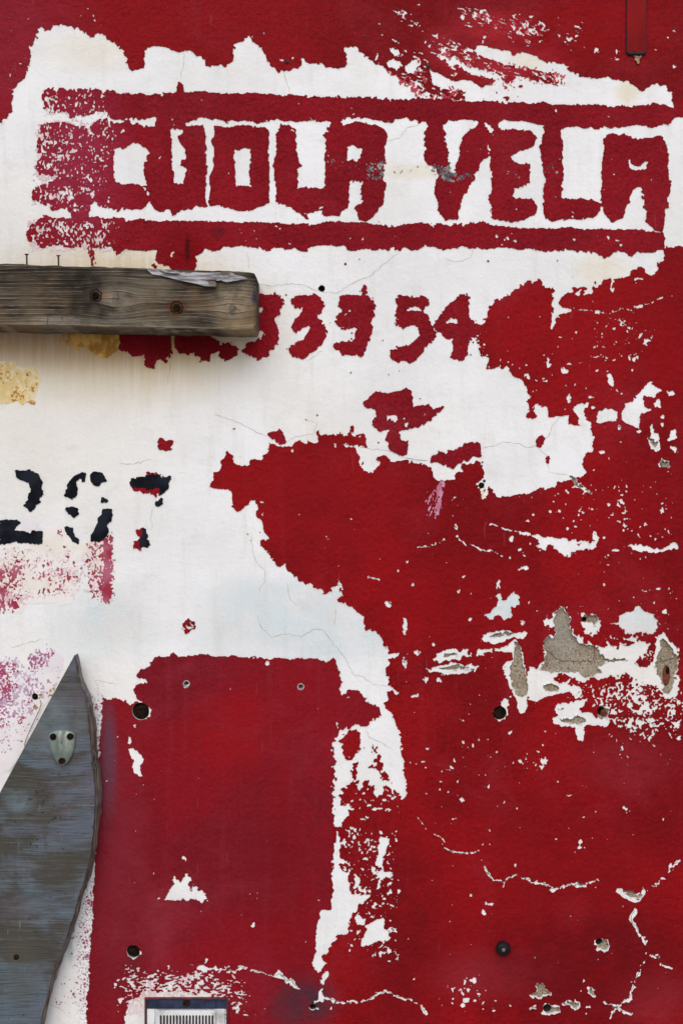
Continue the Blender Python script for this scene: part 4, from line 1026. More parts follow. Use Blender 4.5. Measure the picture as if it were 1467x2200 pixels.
fleck('blue_scratch', 'bluep', '''0.55 J 692,685 708,685 708,712 690,712
0.5 J 711,760 720,760 720,930 713,930
0.6 J 155,825 168,828 168,880 157,872''', UN2, D_R + .0002, None, ~(pla | hol))
# stencil digits
bf = soft(blk > 0)
bcell = np.maximum.reduce([blab[:-1, :-1], blab[:-1, 1:], blab[1:, :-1], blab[1:, 1:]])
for k, (n, lb, P) in enumerate(BLK):
    me = film(n, bf, bcell == k + 1, D_R + .0005, D_W)
    if me: link(n, me, M['black'], wall, lb)

# little chips that curl away from the broken paint edges
def chips(name, f, ok, n, base, mats, seed, big):
    r = random.Random(seed); b = f > .5
    e = np.zeros_like(b); e[1:-1, 1:-1] = b[1:-1, 1:-1] & ~(b[2:, 1:-1] & b[:-2, 1:-1] & b[1:-1, 2:] & b[1:-1, :-2])
    e &= ok & (xx > 5) & (xx < 1462) & (yy > 5) & (yy < 2195)
    J, I = np.where(e); g = blur(f, 3); out = {}
    for _ in range(n):
        k = r.randrange(len(J)); j, i = J[k], I[k]
        gx, gy = g[j, i + 2] - g[j, i - 2], g[j + 2, i] - g[j - 2, i]; l = math.hypot(gx, gy)
        if l < .08: continue
        ox, oy = -gx / l, -gy / l; tx, ty = -oy, ox
        x, y = GX[i] - ox * 2.5, GY[j] - oy * 2.5
        wd, ln, up = r.uniform(1.6, 3.6) * big, r.uniform(3.0, 6.5) * big, r.uniform(.0010, .0032) * big
        P = [(-wd, 0, 0), (wd, 0, 0), (wd * r.uniform(.6, 1.1), ln * .55, up * .35), (wd * r.uniform(-.5, .5), ln, up), (-wd * r.uniform(.6, 1.1), ln * r.uniform(.4, .7), up * .4)]
        V, F = out.setdefault(mats(j, i), ([], [])); q = len(V)
        for dz in (.0003, 0):
            for a_, c_, d_ in P:
                X, Y = x + tx * a_ + ox * c_, y + ty * a_ + oy * c_
                V.append(((X - 733.5) * S, -(base + d_ + dz), ZC - (Y - 1100) * S))
        F.append(tuple(range(q, q + 5))); F.append(tuple(range(q + 9, q + 4, -1)))
        for m in range(5): F.append((q + m, q + 5 + m, q + 5 + (m + 1) % 5, q + (m + 1) % 5))
    for mt, (V, F) in out.items(): link(name, mesh_py(name, V, F), M[mt], wall, None, 'stuff')
def red_of(j, i):
    k = int(lab[j, i]); return MATOF.get(RED[k - 1][0], 'red_letter') if 0 < k <= len(RED) else 'red_letter'
chips('paint_chip', redf, np.ones_like(hol), 520, D_R, red_of, 4, .9)
chips('coat_chip', soft(~pla), ~hol, 90, D_W, lambda j, i: 'white', 5, 1.1)

# hairline cracks: thin ribbons that meander along the traced line
def ribbon(name, P, wdt, mat, depth, seed):
    r = random.Random(seed); Q = []
    for (x0, y0), (x1, y1) in zip(P[:-1], P[1:]):
        n = max(2, int(math.hypot(x1 - x0, y1 - y0) / 5))
        for k in range(n): Q.append((x0 + (x1 - x0) * k / n, y0 + (y1 - y0) * k / n))
    Q.append(P[-1]); Q = [(x + r.gauss(0, 1.0), y + r.gauss(0, 1.0)) for x, y in Q]
    V, F = [], []
    for i, (x, y) in enumerate(Q):
        a = Q[max(0, i - 1)]; b = Q[min(len(Q) - 1, i + 1)]
        tx, ty = b[0] - a[0], b[1] - a[1]; l = math.hypot(tx, ty) or 1
        h = wdt * r.uniform(.35, 1.0) * (0.3 if i in (0, len(Q) - 1) else 1)
        for s in (1, -1): V.append(((x - ty / l * h * s - 733.5) * S, -depth, ZC - (y + tx / l * h * s - 1100) * S))
        if i: F.append((2 * i - 2, 2 * i - 1, 2 * i + 1, 2 * i))
    return link(name, mesh_py(name, V, F), mat, wall)
for i, row in enumerate(HAIR.strip().split('\n')): ribbon('hairline_crack', [p[:2] for p in pts(row)], .75, M['hair'], D_W + .0003, i)
for i, row in enumerate(CRK.strip().split('\n')):
    hw, sp_ = row.split(' ', 1)
    if float(hw) >= 1.9: ribbon('crack_gap', [(p[0] + .6, p[1] - .5) for p in pts(sp_)], .62, M['deep'], D_W + .0003, 90 + i)
for i, row in enumerate(('O 590,515 630,530 660,570 700,580 770,595 830,585 900,590', 'O 905,490 905,610', 'O 1290,598 1350,585 1405,570', 'O 960,575 1050,570 1110,578')):
    ribbon('plaster_crack', [p[:2] for p in pts(row)], 1.0, M['deep'], .0006, 50 + i)

# ---------------------------------------------------------------- turned pieces (screws, bolts, holes)
def lathe(px, py, prof, seg=24, wob=0.0, seed=0):
    """profile of (radius px, depth m) turned about an axis straight out of the wall"""
    r = random.Random(seed); V, F = [], []
    w8 = [1 + wob * r.uniform(-1, 1) for _ in range(seg)]
    for rad, d in prof:
        for i in range(seg):
            a = i / seg * 2 * math.pi
            V.append(((px - 733.5 + rad * w8[i] * math.cos(a)) * S, -d, ZC - (py - 1100 + rad * w8[i] * math.sin(a)) * S))
    for k in range(len(prof) - 1):
        for i in range(seg):
            j = (i + 1) % seg
            F.append((k * seg + i, k * seg + j, (k + 1) * seg + j, (k + 1) * seg + i))
    F.append(tuple((len(prof) - 1) * seg + i for i in range(seg)))
    return V, F
def ring_mesh(name, px, py, prof, seg=24, wob=0.0, seed=0, smooth=False):
    V, F = lathe(px, py, prof, seg, wob, seed); return mesh_py(name, V, F, smooth)

for i, (x, y, r) in enumerate(HOLES):
    dp = -.022
    link('drill_hole', ring_mesh('drill_hole', x, y, [(r * 1.04, -.0003), (r * 1.0, -.006), (r * .9, dp), (r * .1, dp - .002)], 24, .03, i), M['lining'], wall)

def bolt(name, label, cat, x, y, r, mat, d0, dome, group=None, mat2=None, r2=.3):
    group = group or {'rusty_bolt': 'bolt plugs set in the wall', 'wall_nail': 'nails in the wall', 'wall_screw': 'small plugged screws in the panel'}.get(name)
    t = thing(name, label, cat, W(x, y, 0), group)
    link('head', ring_mesh('head', x, y, [(r * .9, d0 - .010), (r, d0 - .003), (r * .97, d0), (r * .8, d0 + dome * .55), (r * .45, d0 + dome), (r * .34, d0 + dome), (r * .28, d0 + dome - .0012), (.1, d0 + dome - .0014)], 22, .025, int(x), False), mat, t)
    link('dimple', ring_mesh('dimple', x, y, [(r * r2, d0 + dome - .0010), (r * r2 * .8, d0 + dome + .0008), (.1, d0 + dome + .0011)], 14, .05, int(y)), mat2 or mat, t)
    return t
bolt('rusty_bolt', 'big rusty bolt plug at the upper left corner of the crimson panel', 'bolt', 304, 1527, 17.2, M['rust'], -.0015, .002)
bolt('rusty_bolt', 'dark rusty bolt plug in the middle of the red field under the bare plaster shard', 'bolt', 1072, 1531, 14, M['rust'], -.003, .0015)
bolt('rusty_bolt', 'dark bolt plug low on the crimson panel above the small vent box', 'bolt', 288, 2042, 13.6, M['rust'], -.0025, .0015)
bolt('rubber_stopper', 'black rubber stopper with a bright centre screw sticking out low on the red wall', 'stopper', 1078, 2032, 15.4, M['rubber'], .018, .004, None, M['steel'], .3)
bolt('rusty_bolt', 'rust red broken bolt in a ragged hole on the flaked right side', 'bolt', 1296, 1532, 7.5, M['rust_red'], .0012, .002)
bolt('wall_screw', 'small screw in a plastic plug, left of two on the crimson panel', 'screw', 401, 1467, 4.2, M['dark'], .001, .001)
bolt('wall_screw', 'small screw in the middle of the crimson panel near its right edge', 'screw', 646, 1474, 3.8, M['dark'], .001, .001)
bolt('painted_screw', 'red painted screw head in a ring of old paint on the pale blue strip', 'screw', 406.5, 1341, 5.0, M['red_letter'], .005, .002)
bolt('wall_nail', 'dark nail head in the red band above the letters U and O', 'nail', 617.5, 136, 4.4, M['dark'], .008, .002)
bolt('wall_nail', 'dark nail head in the brush streaks above the gap of the lettering', 'nail', 918.5, 145.5, 4.6, M['dark'], .008, .002)
bolt('wall_nail', 'rusty nail in the notch of white paint over a rust stain', 'nail', 1033.5, 1044, 5.2, M['rust'], .003, .003)
bolt('wall_nail', 'black nail head just above the rusty nail on the white patch', 'nail', 1039, 1033.5, 3.2, M['dark'], .006, .002)
bolt('wall_nail', 'rusty nail stub on the lilac patch left of the plank', 'nail', 77.5, 1496, 4.2, M['rust'], .002, .003)
# plastic plugs round the two small screws
for x, y in ((402, 1468), (646.5, 1474.5)):
    link('wall_plug', ring_mesh('wall_plug', x, y, [(7.6, D_R), (7.2, D_R + .001), (5.6, D_R + .001), (5.2, .0005)], 18, .05, int(x)), flat('grey plastic plug %d' % x, (.30, .29, .29), (.42, .41, .40), 200), wall)
# oval rusted anchor in the right-hand plaster patch
def oval(name, cx, cy, rx, ry, d0, d1, mat, parent, tilt=0.0):
    V, F = [], []; n = 20
    for (k, d) in ((1.0, d0), (.93, d0 + (d1 - d0) * .7), (.6, d1), (.05, d1 + .0006)):
        for i in range(n):
            a = i / n * 6.2832; u, v = rx * k * math.cos(a), ry * k * math.sin(a)
            V.append(((cx + u * math.cos(tilt) - v * math.sin(tilt) - 733.5) * S, -d, ZC - (cy + u * math.sin(tilt) + v * math.cos(tilt) - 1100) * S))
    for q in range(3):
        for i in range(n): F.append((q * n + i, q * n + (i + 1) % n, (q + 1) * n + (i + 1) % n, (q + 1) * n + i))
    F.append(tuple(3 * n + i for i in range(n)))
    return link(name, mesh_py(name, V, F), mat, parent)
an = thing('iron_anchor', 'rust red oval iron anchor set in the bare plaster at the right edge', 'anchor', W(1430, 1451, 0))
oval('anchor_plate', 1430, 1451, 8.5, 23, -.0005, .003, M['rust_red'], an, .03)
oval('anchor_core', 1432, 1440, 4, 9, .003, .0042, M['rust'], an, .03)

# ---------------------------------------------------------------- timber beam
def wood_mat():
    n = NT('weathered beam timber')
    # knots bend the grain
    def push(px, py, rx, ry, amt):
        c = ((px - 733.5) * S * .955, ZC - (py - 1100) * S * .955)
        v = n.vmul(n.vadd(n.co, (-c[0], 0, -c[1])), (1 / (rx * S), 0, 1 / (ry * S)))
        q = n.node('ShaderNodeVectorMath', {'operation': 'DOT_PRODUCT'}, i0=v, i1=v).outputs['Value']
        e = n.math('POWER', 2.718, n.math('MULTIPLY', q, -1.0))
        z = n.node('ShaderNodeSeparateXYZ', None, i0=v).outputs[2]
        return e, n.math('MULTIPLY', n.math('MULTIPLY', e, z), amt)
    e1, p1 = push(252, 643, 46, 34, -.020)
    e2, p2 = push(500, 662, 40, 30, -.016)
    sh = n.math('ADD', p1, p2)
    cmb = n.node('ShaderNodeCombineXYZ', None, i0=0.0, i1=0.0, i2=sh).outputs[0]
    v = n.vadd(n.co, cmb)
    wob = n.node('ShaderNodeCombineXYZ', None, i0=0.0, i1=0.0, i2=n.math('MULTIPLY', n.noise(5, 2, .5), .007)).outputs[0]
    v = n.vadd(v, wob)
    gr = n.noise(1.0, 5, .62, .15, vec=n.vmul(v, (4.5, 30, 190)))
    zz = n.node('ShaderNodeSeparateXYZ', None, i0=v).outputs[2]
    band = n.math('FRACT', n.math('ADD', n.math('MULTIPLY', zz, 165.0), n.math('MULTIPLY', n.noise(1.0, 3, .6, vec=n.vmul(v, (3, 3, 40))), 1.5)))
    ln = n.math('MULTIPLY', n.ramp(n.math('ABSOLUTE', n.math('SUBTRACT', band, .5)), .20, .04), n.ramp(n.noise(1.0, 3, .6, vec=n.vmul(v, (16, 20, 90))), .38, .6))
    fib = n.noise(1.0, 3, .6, .0, vec=n.vmul(v, (22, 60, 620)))
    col = n.mix(n.ramp(gr, .36, .64), (.022, .017, .013), (.105, .085, .062))
    col = n.mix(n.ramp(fib, .56, .74, 0, .5), col, (.22, .185, .14))
    col = n.mix(n.math('MULTIPLY', ln, .85), col, (.30, .27, .225))
    big = n.noise(7, 4, .6, vec=n.vmul(n.co, (1.2, 1, 1.5)))
    col = n.mix(n.ramp(big, .47, .64, 0, .78), col, (.018, .014, .011))
    warm = n.noise(11, 3, .6)
    col = n.mix(n.ramp(warm, .5, .7, 0, .55), col, (.20, .125, .065))
    def spot(px, py, rx, ry, k, c):
        nonlocal col
        cc = ((px - 733.5) * S * .955, ZC - (py - 1100) * S * .955)
        vv = n.vmul(n.vadd(n.co, (-cc[0], 0, -cc[1])), (1 / (rx * S), 0, 1 / (ry * S)))
        l = n.node('ShaderNodeVectorMath', {'operation': 'LENGTH'}, i0=vv).outputs['Value']
        m = n.math('MULTIPLY', n.math('MULTIPLY', n.ramp(l, 1.0, .25), n.ramp(n.noise(60, 4, .6), .3, .6, .4, 1)), k)
        col = n.mix(m, col, c)
    spot(206, 635, 36, 30, .9, (.02, .012, .008)); spot(226, 633, 18, 14, .9, (.26, .085, .02)); spot(380, 661, 34, 30, .85, (.10, .04, .015))
    spot(90, 600, 130, 60, .55, (.020, .016, .013)); spot(185, 600, 70, 60, .8, (.014, .012, .011)); spot(165, 680, 40, 50, .8, (.016, .014, .012)); spot(430, 690, 40, 12, .9, (.015, .013, .012))
    spot(500, 640, 60, 70, .75, (.30, .245, .175)); spot(330, 620, 60, 40, .4, (.22, .18, .125)); spot(520, 705, 60, 22, .7, (.34, .26, .15))
    spot(120, 690, 110, 18, .6, (.27, .24, .20)); spot(290, 694, 150, 12, .55, (.26, .23, .18)); spot(60, 640, 40, 60, .35, (.16, .12, .08)); spot(546, 640, 8, 20, .8, (.02, .025, .06))
    zl = n.node('ShaderNodeSeparateXYZ', None, i0=n.co)
    arr = n.math('ADD', n.math('SUBTRACT', zl.outputs[2], ZC - (698.5 - 3 - 1100) * S * .956), n.math('MULTIPLY', n.math('ADD', zl.outputs[0], .55), .0188))
    arr = n.math('ADD', n.math('ABSOLUTE', arr), n.math('MULTIPLY', n.noise(45, 4, .6), .004))
    col = n.mix(n.ramp(arr, .0042, .0022, 0, .75), col, (.30, .24, .165))
    und = n.ramp(n.math('ADD', n.math('SUBTRACT', zl.outputs[2], ZC - (698.5 - 1100) * S * .956), n.math('MULTIPLY', n.math('ADD', zl.outputs[0], .55), .0188)), .0, -.0015)
    col = n.mix(n.math('MULTIPLY', und, .7), col, (.17, .115, .06))
    kn = n.math('MULTIPLY', e1, n.ramp(n.noise(40, 3, .5), .3, .6))
    col = n.mix(n.math('MULTIPLY', kn, .6), col, (.27, .235, .185))
    for px, py, rx, ry in ((252, 643, 13, 17), (500, 664, 9, 13)):
        cc = ((px - 733.5) * S * .955, ZC - (py - 1100) * S * .955)
        vv = n.vmul(n.vadd(n.co, (-cc[0], 0, -cc[1])), (1 / (rx * S), 0, 1 / (ry * S)))
        l = n.math('ADD', n.node('ShaderNodeVectorMath', {'operation': 'LENGTH'}, i0=vv).outputs['Value'], n.math('MULTIPLY', n.noise(55, 4, .65), 1.1))
        col = n.mix(n.ramp(l, 1.6, 1.35), col, (.15, .125, .098))
        rg = n.math('ABSOLUTE', n.math('SUBTRACT', n.math('FRACT', n.math('MULTIPLY', l, 2.6)), .5))
        col = n.mix(n.math('MULTIPLY', n.ramp(rg, .20, .02), n.ramp(l, 1.9, 1.0, 0, .5)), col, (.035, .027, .02))
    h = n.math('ADD', n.math('MULTIPLY', gr, 1.0), n.math('ADD', n.math('ADD', n.math('MULTIPLY', ln, .7), n.math('MULTIPLY', fib, .6)), n.math('MULTIPLY', n.noise(300, 2, .6), .2)))
    return n.done(col, .9, n.bump(h, .003, 1.0), spec=.08)
M['wood'] = wood_mat()
BD = .105
beam = thing('timber_beam', 'weathered grey timber beam fixed across the wall at the left, with rusty bolts', 'beam', W(230, 722, BD / 2))
def lerp(a, b, t): return a + (b - a) * t
def beam_mesh():
    r = random.Random(5); V, F = [], []
    zf = lambda py: ZC - (py - 1100) * S * (DIST - BD) / DIST
    xf = lambda px: (px - 733.5) * S * (DIST - BD) / DIST
    n = 74; xs = [lerp(xf(-260), xf(546), i / (n - 1)) for i in range(n)]
    ring = []
    K = 26
    for i, x in enumerate(xs):
        t = i / (n - 1)
        px = x / (S * (DIST - BD) / DIST) + 733.5
        top = zf(lerp(567.0, 584.5, (px - 24) / 525)); bot = zf(lerp(698.5, 708.5, (px - 24) / 525))
        top += r.gauss(0, .0003) + .0007 * math.sin(px * .05) * math.sin(px * .021 + 1); bot += r.gauss(0, .0003) + .0006 * math.sin(px * .043 + 2)
        yb, yf = -.0045, -BD + r.gauss(0, .0003)
        end = max(0.0, (px - 532) / 14); sh = .0022 * end ** 2      # the end is rounded off
        ch = .0018 + r.uniform(0, .0012)
        P = []
        def seg(a, b, m):
            for k in range(m): P.append((lerp(a[0], b[0], k / m), lerp(a[1], b[1], k / m)))
        A, B = (yb, top - sh * .3), (yf + ch + sh, top - sh * .6)
        C_, D_ = (yf + sh * .8, top - ch - sh), (yf + sh * .8, bot + ch + sh)
        E, G_ = (yf + ch + sh, bot + sh * .6), (yb, bot + sh * .3)
        seg(A, B, 5); seg(B, C_, 2); seg(C_, D_, 10); seg(D_, E, 2); seg(E, G_, 5); seg(G_, A, 2)
        for k, (y, z) in enumerate(P):
            V.append((x, y + (r.gauss(0, .00025) if 5 < k < 19 else 0), z + r.gauss(0, .0002)))
    K = len(P)
    for i in range(n - 1):
        for k in range(K):
            F.append((i * K + k, i * K + (k + 1) % K, (i + 1) * K + (k + 1) % K, (i + 1) * K + k))
    F.append(tuple(range(K))[::1]); 
    # end face: a slightly domed cap
    cy = sum(V[(n - 1) * K + k][1] for k in range(K)) / K; cz = sum(V[(n - 1) * K + k][2] for k in range(K)) / K
    o = len(V)
    for k in range(K):
        v = V[(n - 1) * K + k]; V.append((v[0] + .003, lerp(v[1], cy, .12), lerp(v[2], cz, .12)))
    for k in range(K): F.append(((n - 1) * K + k, (n - 1) * K + (k + 1) % K, o + (k + 1) % K, o + k))
    V.append((xs[-1] + .004, cy, cz)); c = len(V) - 1
    for k in range(K): F.append((o + k, o + (k + 1) % K, c))
    return V, F
V, F = beam_mesh(); link('timber', mesh_py('timber', V, F), M['wood'], beam)

def tube(P, rad, seg=10):
    V, F = [], []
    for (p, r) in zip(P, rad):
        for i in range(seg):
            a = i / seg * 6.2832
            V.append((p[0] + r * math.cos(a), p[1] + r * math.sin(a), p[2]))
    for k in range(len(P) - 1):
        for i in range(seg): F.append((k * seg + i, k * seg + (i + 1) % seg, (k + 1) * seg + (i + 1) % seg, (k + 1) * seg + i))
    F.append(tuple(range(seg))); F.append(tuple((len(P) - 1) * seg + i for i in range(seg)))
    return V, F
for px, pt, lean in ((58, 545.5, .0012), (126, 548.5, .002)):
    d = .07
    a = W(px + 1, 582, d); b = W(px, pt, d); u = S * (DIST - d) / DIST
    q = [lerp(a, b, t) for t in (0, .5, .93, .95, 1.0)]
    V, F = tube([tuple(v) for v in q], [1.9 * u, 1.9 * u, 1.9 * u, 4.6 * u, 4.3 * u]); link('nail', mesh_py('nail', V, F), M['dark'], beam, 'dark nail standing on top of the beam')
def bolt_in_beam(px, py):
    k = (DIST - BD) / DIST
    X, Z = 733.5 + (px - 733.5) * k, 1100 + (py - 1100) * k
    link('bolt_head', ring_mesh('bolt_head', X, Z, [(14.0, BD - .004), (13.4, BD + .0003), (10.8, BD + .0005), (10.4, BD - .0005), (9.0, BD - .0005)], 26, .10, int(px)), M['rust'], beam, 'rusty bolt head sunk in the beam')
    link('bolt_nut', ring_mesh('bolt_nut', X, Z, [(8.8, BD - .004), (8.6, BD + .003), (7.2, BD + .0042), (3.4, BD + .0042), (3.0, BD + .0025), (.2, BD + .0025)], 6, .0, 1), M['rust'], beam)
bolt_in_beam(206, 634.5); bolt_in_beam(380, 661)
# knot and drying checks
def sliver(name, P, th, d, mat, parent, curl=0.0, seed=0, label=None):
    """thin irregular plate following a traced outline, curled off its base"""
    r = random.Random(seed); V, F = [], []
    n = len(P)
    top = max(p[1] for p in P); bot = min(p[1] for p in P)
    for z in (0, 1):
        for (x, y) in P:
            lift = curl * ((y - bot) / max(1e-6, top - bot)) ** 1.6
            V.append(tuple(W(x, y, d + lift + (th if z else 0))))
    F.append(tuple(range(n))); F.append(tuple(n + i for i in reversed(range(n))))
    for i in range(n): F.append((i, (i + 1) % n, n + (i + 1) % n, n + i))
    return link(name, mesh_py(name, V, F), mat, parent, label)
def flake_mat():
    n = NT('grey peeling paint')
    g = n.noise(1.0, 4, .6, .3, vec=n.vmul(n.co, (30, 30, 260)))
    col = n.mix(n.ramp(g, .36, .62), (.15, .14, .145), (.40, .395, .43))
    col = n.mix(n.ramp(n.noise(45, 4, .65), .50, .62, 0, .85), col, (.09, .07, .05))
    return n.done(col, .85, n.bump(g, .0016, .9), spec=.15)
M['flake'] = flake_mat()
MAIN = pts('G 918,224 960,226 1010,228 1060,236 1120,240 1180,252 1230,262 1290,280 1350,300 1366,318 1362,342 1330,340 1290,336 1240,322 1190,312 1130,300 1080,286 1020,272 960,262')
sliver('peeling_flake', [p[:2] for p in MAIN], .0012, BD + .0012, M['flake'], beam, .010, 1, 'long grey flake of paint peeling off the beam')
r = random.Random(11)
for i, s in enumerate(('G 1150,244 1230,246 1300,252 1380,250 1467,252 1480,262 1420,275 1350,285 1290,276 1220,262', 'E 120,1018 200,1016 290,1018 300,1040 260,1052 200,1066 150,1060 110,1040',
                       'E 0,1025 60,1022 130,1030 180,1046 190,1062 120,1060 60,1050 0,1046', 'E 200,1030 280,1026 305,1044 270,1060 220,1056',
                       'G 1390,270 1467,262 1530,275 1560,290 1500,300 1430,312 1395,300', 'G 1000,232 1080,238 1140,250 1100,256 1040,250')):
    sliver('peeling_flake', [p[:2] for p in pts(s)], .0010, BD + .0005 + i * .0007, M['flake'], beam, .003 + .002 * (i % 3), 20 + i)
for i, s in enumerate(('G 740,368 748,400 742,440', 'G 385,470 392,520 396,560', 'G 305,530 300,580', 'G 700,330 760,318 830,335', 'H 40,260 75,225 120,270', 'G 775,265 780,275', 'G 868,322 878,332', 'G 930,440 932,470')):
    P = [p[:2] for p in pts(s)]
    k = (DIST - BD) / DIST
    P = [(733.5 + (x - 733.5) * k, 1100 + (y - 1100) * k) for x, y in P]
    V, F = [], []
    Q = [(lerp(a[0], b[0], t), lerp(a[1], b[1], t)) for a, b in zip(P[:-1], P[1:]) for t in (0, .25, .5, .75)] + [P[-1]]
    for j, (x, y) in enumerate(Q):
        h = .9 * math.sin(math.pi * (j + .4) / len(Q)) + .25
        for sg in (1, -1): V.append(((x + h * sg - 733.5) * S, -(BD + .0009), ZC - (y + h * .3 * sg - 1100) * S))
        if j: F.append((2 * j - 2, 2 * j - 1, 2 * j + 1, 2 * j))
    link('drying_check', mesh_py('drying_check', V, F), M['deep'], beam)

# ---------------------------------------------------------------- leaning plank
PD = .058; PT = .046
def plank_mat():
    n = NT('blue grey painted plank')
    wv = n.node('ShaderNodeCombineXYZ', None, i0=0.0, i1=0.0, i2=n.math('MULTIPLY', n.noise(7, 2, .5), .010)).outputs[0]
    vv = n.vadd(n.co, wv)
    ln = n.noise(1.0, 3, .55, .0, vec=n.vmul(vv, (11, 10, 300)))
    saw = n.noise(1.0, 2, .5, .0, vec=n.vmul(vv, (26, 10, 620)))
    st = n.noise(1.0, 4, .6, .2, vec=n.vmul(n.co, (55, 10, 9)))
    big = n.noise(5.5, 5, .62, .5, stretch=(.8, 1, 1.7))
    col = n.mix(n.ramp(n.noise(4.2, 4, .6), .40, .60), (.088, .124, .145), (.094, .110, .142))
    col = n.mix(n.ramp(big, .45, .57, 0, .95), col, (.056, .050, .040))
    col = n.mix(n.ramp(n.noise(9, 4, .6), .52, .70, 0, .55), col, (.125, .105, .140))
    col = n.mix(n.ramp(ln, .52, .72, 0, .32), col, (.19, .235, .27))
    col = n.mix(n.ramp(saw, .48, .32, 0, .6), col, (.040, .038, .036))
    col = n.mix(n.ramp(st, .58, .72, 0, .35), col, (.050, .040, .030))
    col = n.mix(n.ramp(n.noise(85, 4, .7), .60, .70, 0, .7), col, (.03, .026, .022))
    col = n.mix(n.ramp(n.noise(1.0, 3, .6, vec=n.vmul(n.co, (260, 10, 26))), .66, .76, 0, .5), col, (.26, .30, .33))
    for px, py, rx, ry, k, c in ((150, 1425, 20, 24, .9, (.11, .06, .03)), (60, 1710, 45, 34, .7, (.14, .19, .22)), (125, 1540, 75, 110, .6, (.150, .205, .225)), (150, 1850, 50, 70, .8, (.055, .050, .038)), (60, 2050, 60, 120, .6, (.075, .070, .058)), (110, 1740, 60, 50, .5, (.07, .062, .05)), (100, 1570, 24, 30, .5, (.11, .085, .06)), (190, 1540, 20, 60, .4, (.16, .19, .205)), (95, 1485, 60, 5, .8, (.10, .07, .035)), (60, 1930, 60, 40, .4, (.13, .115, .15))):
        col = n.mix(n.math('MULTIPLY', n.math('MULTIPLY', n.ell(px, py, rx, ry), n.ramp(n.noise(40, 4, .6), .3, .6, .4, 1)), k), col, c)
    h = n.math('ADD', n.math('ADD', n.math('MULTIPLY', ln, .7), n.math('MULTIPLY', saw, .8)), n.math('MULTIPLY', n.noise(150, 4, .65), .6))
    return n.done(col, n.ramp(ln, .3, .7, .6, .8), n.bump(h, .0016, .9), spec=.15)
M['plank'] = plank_mat()
def edge_mat():
    n = NT('split plank edge')
    g = n.noise(1.0, 4, .6, .3, vec=n.vmul(n.co, (160, 200, 14)))
    col = n.mix(n.ramp(g, .34, .62), (.045, .038, .032), (.25, .21, .165))
    col = n.mix(n.ramp(n.noise(18, 3, .6), .48, .66, 0, .7), col, (.22, .21, .23))
    return n.done(col, .9, n.bump(g, .002, .9), spec=.12)
M['edge'] = edge_mat()
FRONT = [p[:2] for p in pts('M 468,376 474,400 480,440 488,490 502,540 516,578 534,618 548,652 553,700 556,760 563,830 570,900 575,980 582,1060 590,1120 P 735,0 744,90 750,200 748,300 745,400 737,500 726,600 710,700 690,800 666,890 640,960 620,1020 600,1100 575,1185 550,1270 525,1335 500,1400 465,1490 430,1580 400,1690 370,1800 340,1930 X 84,2215 70,2270 30,2420')]
LEFT = [(-70, 2420), (-70, 1834), (25, 1658), (90, 1537)]
plank = thing('leaning_plank', 'blue grey weathered plank with a pointed top leaning on the wall at the lower left', 'plank', W(20, 2420, .03))
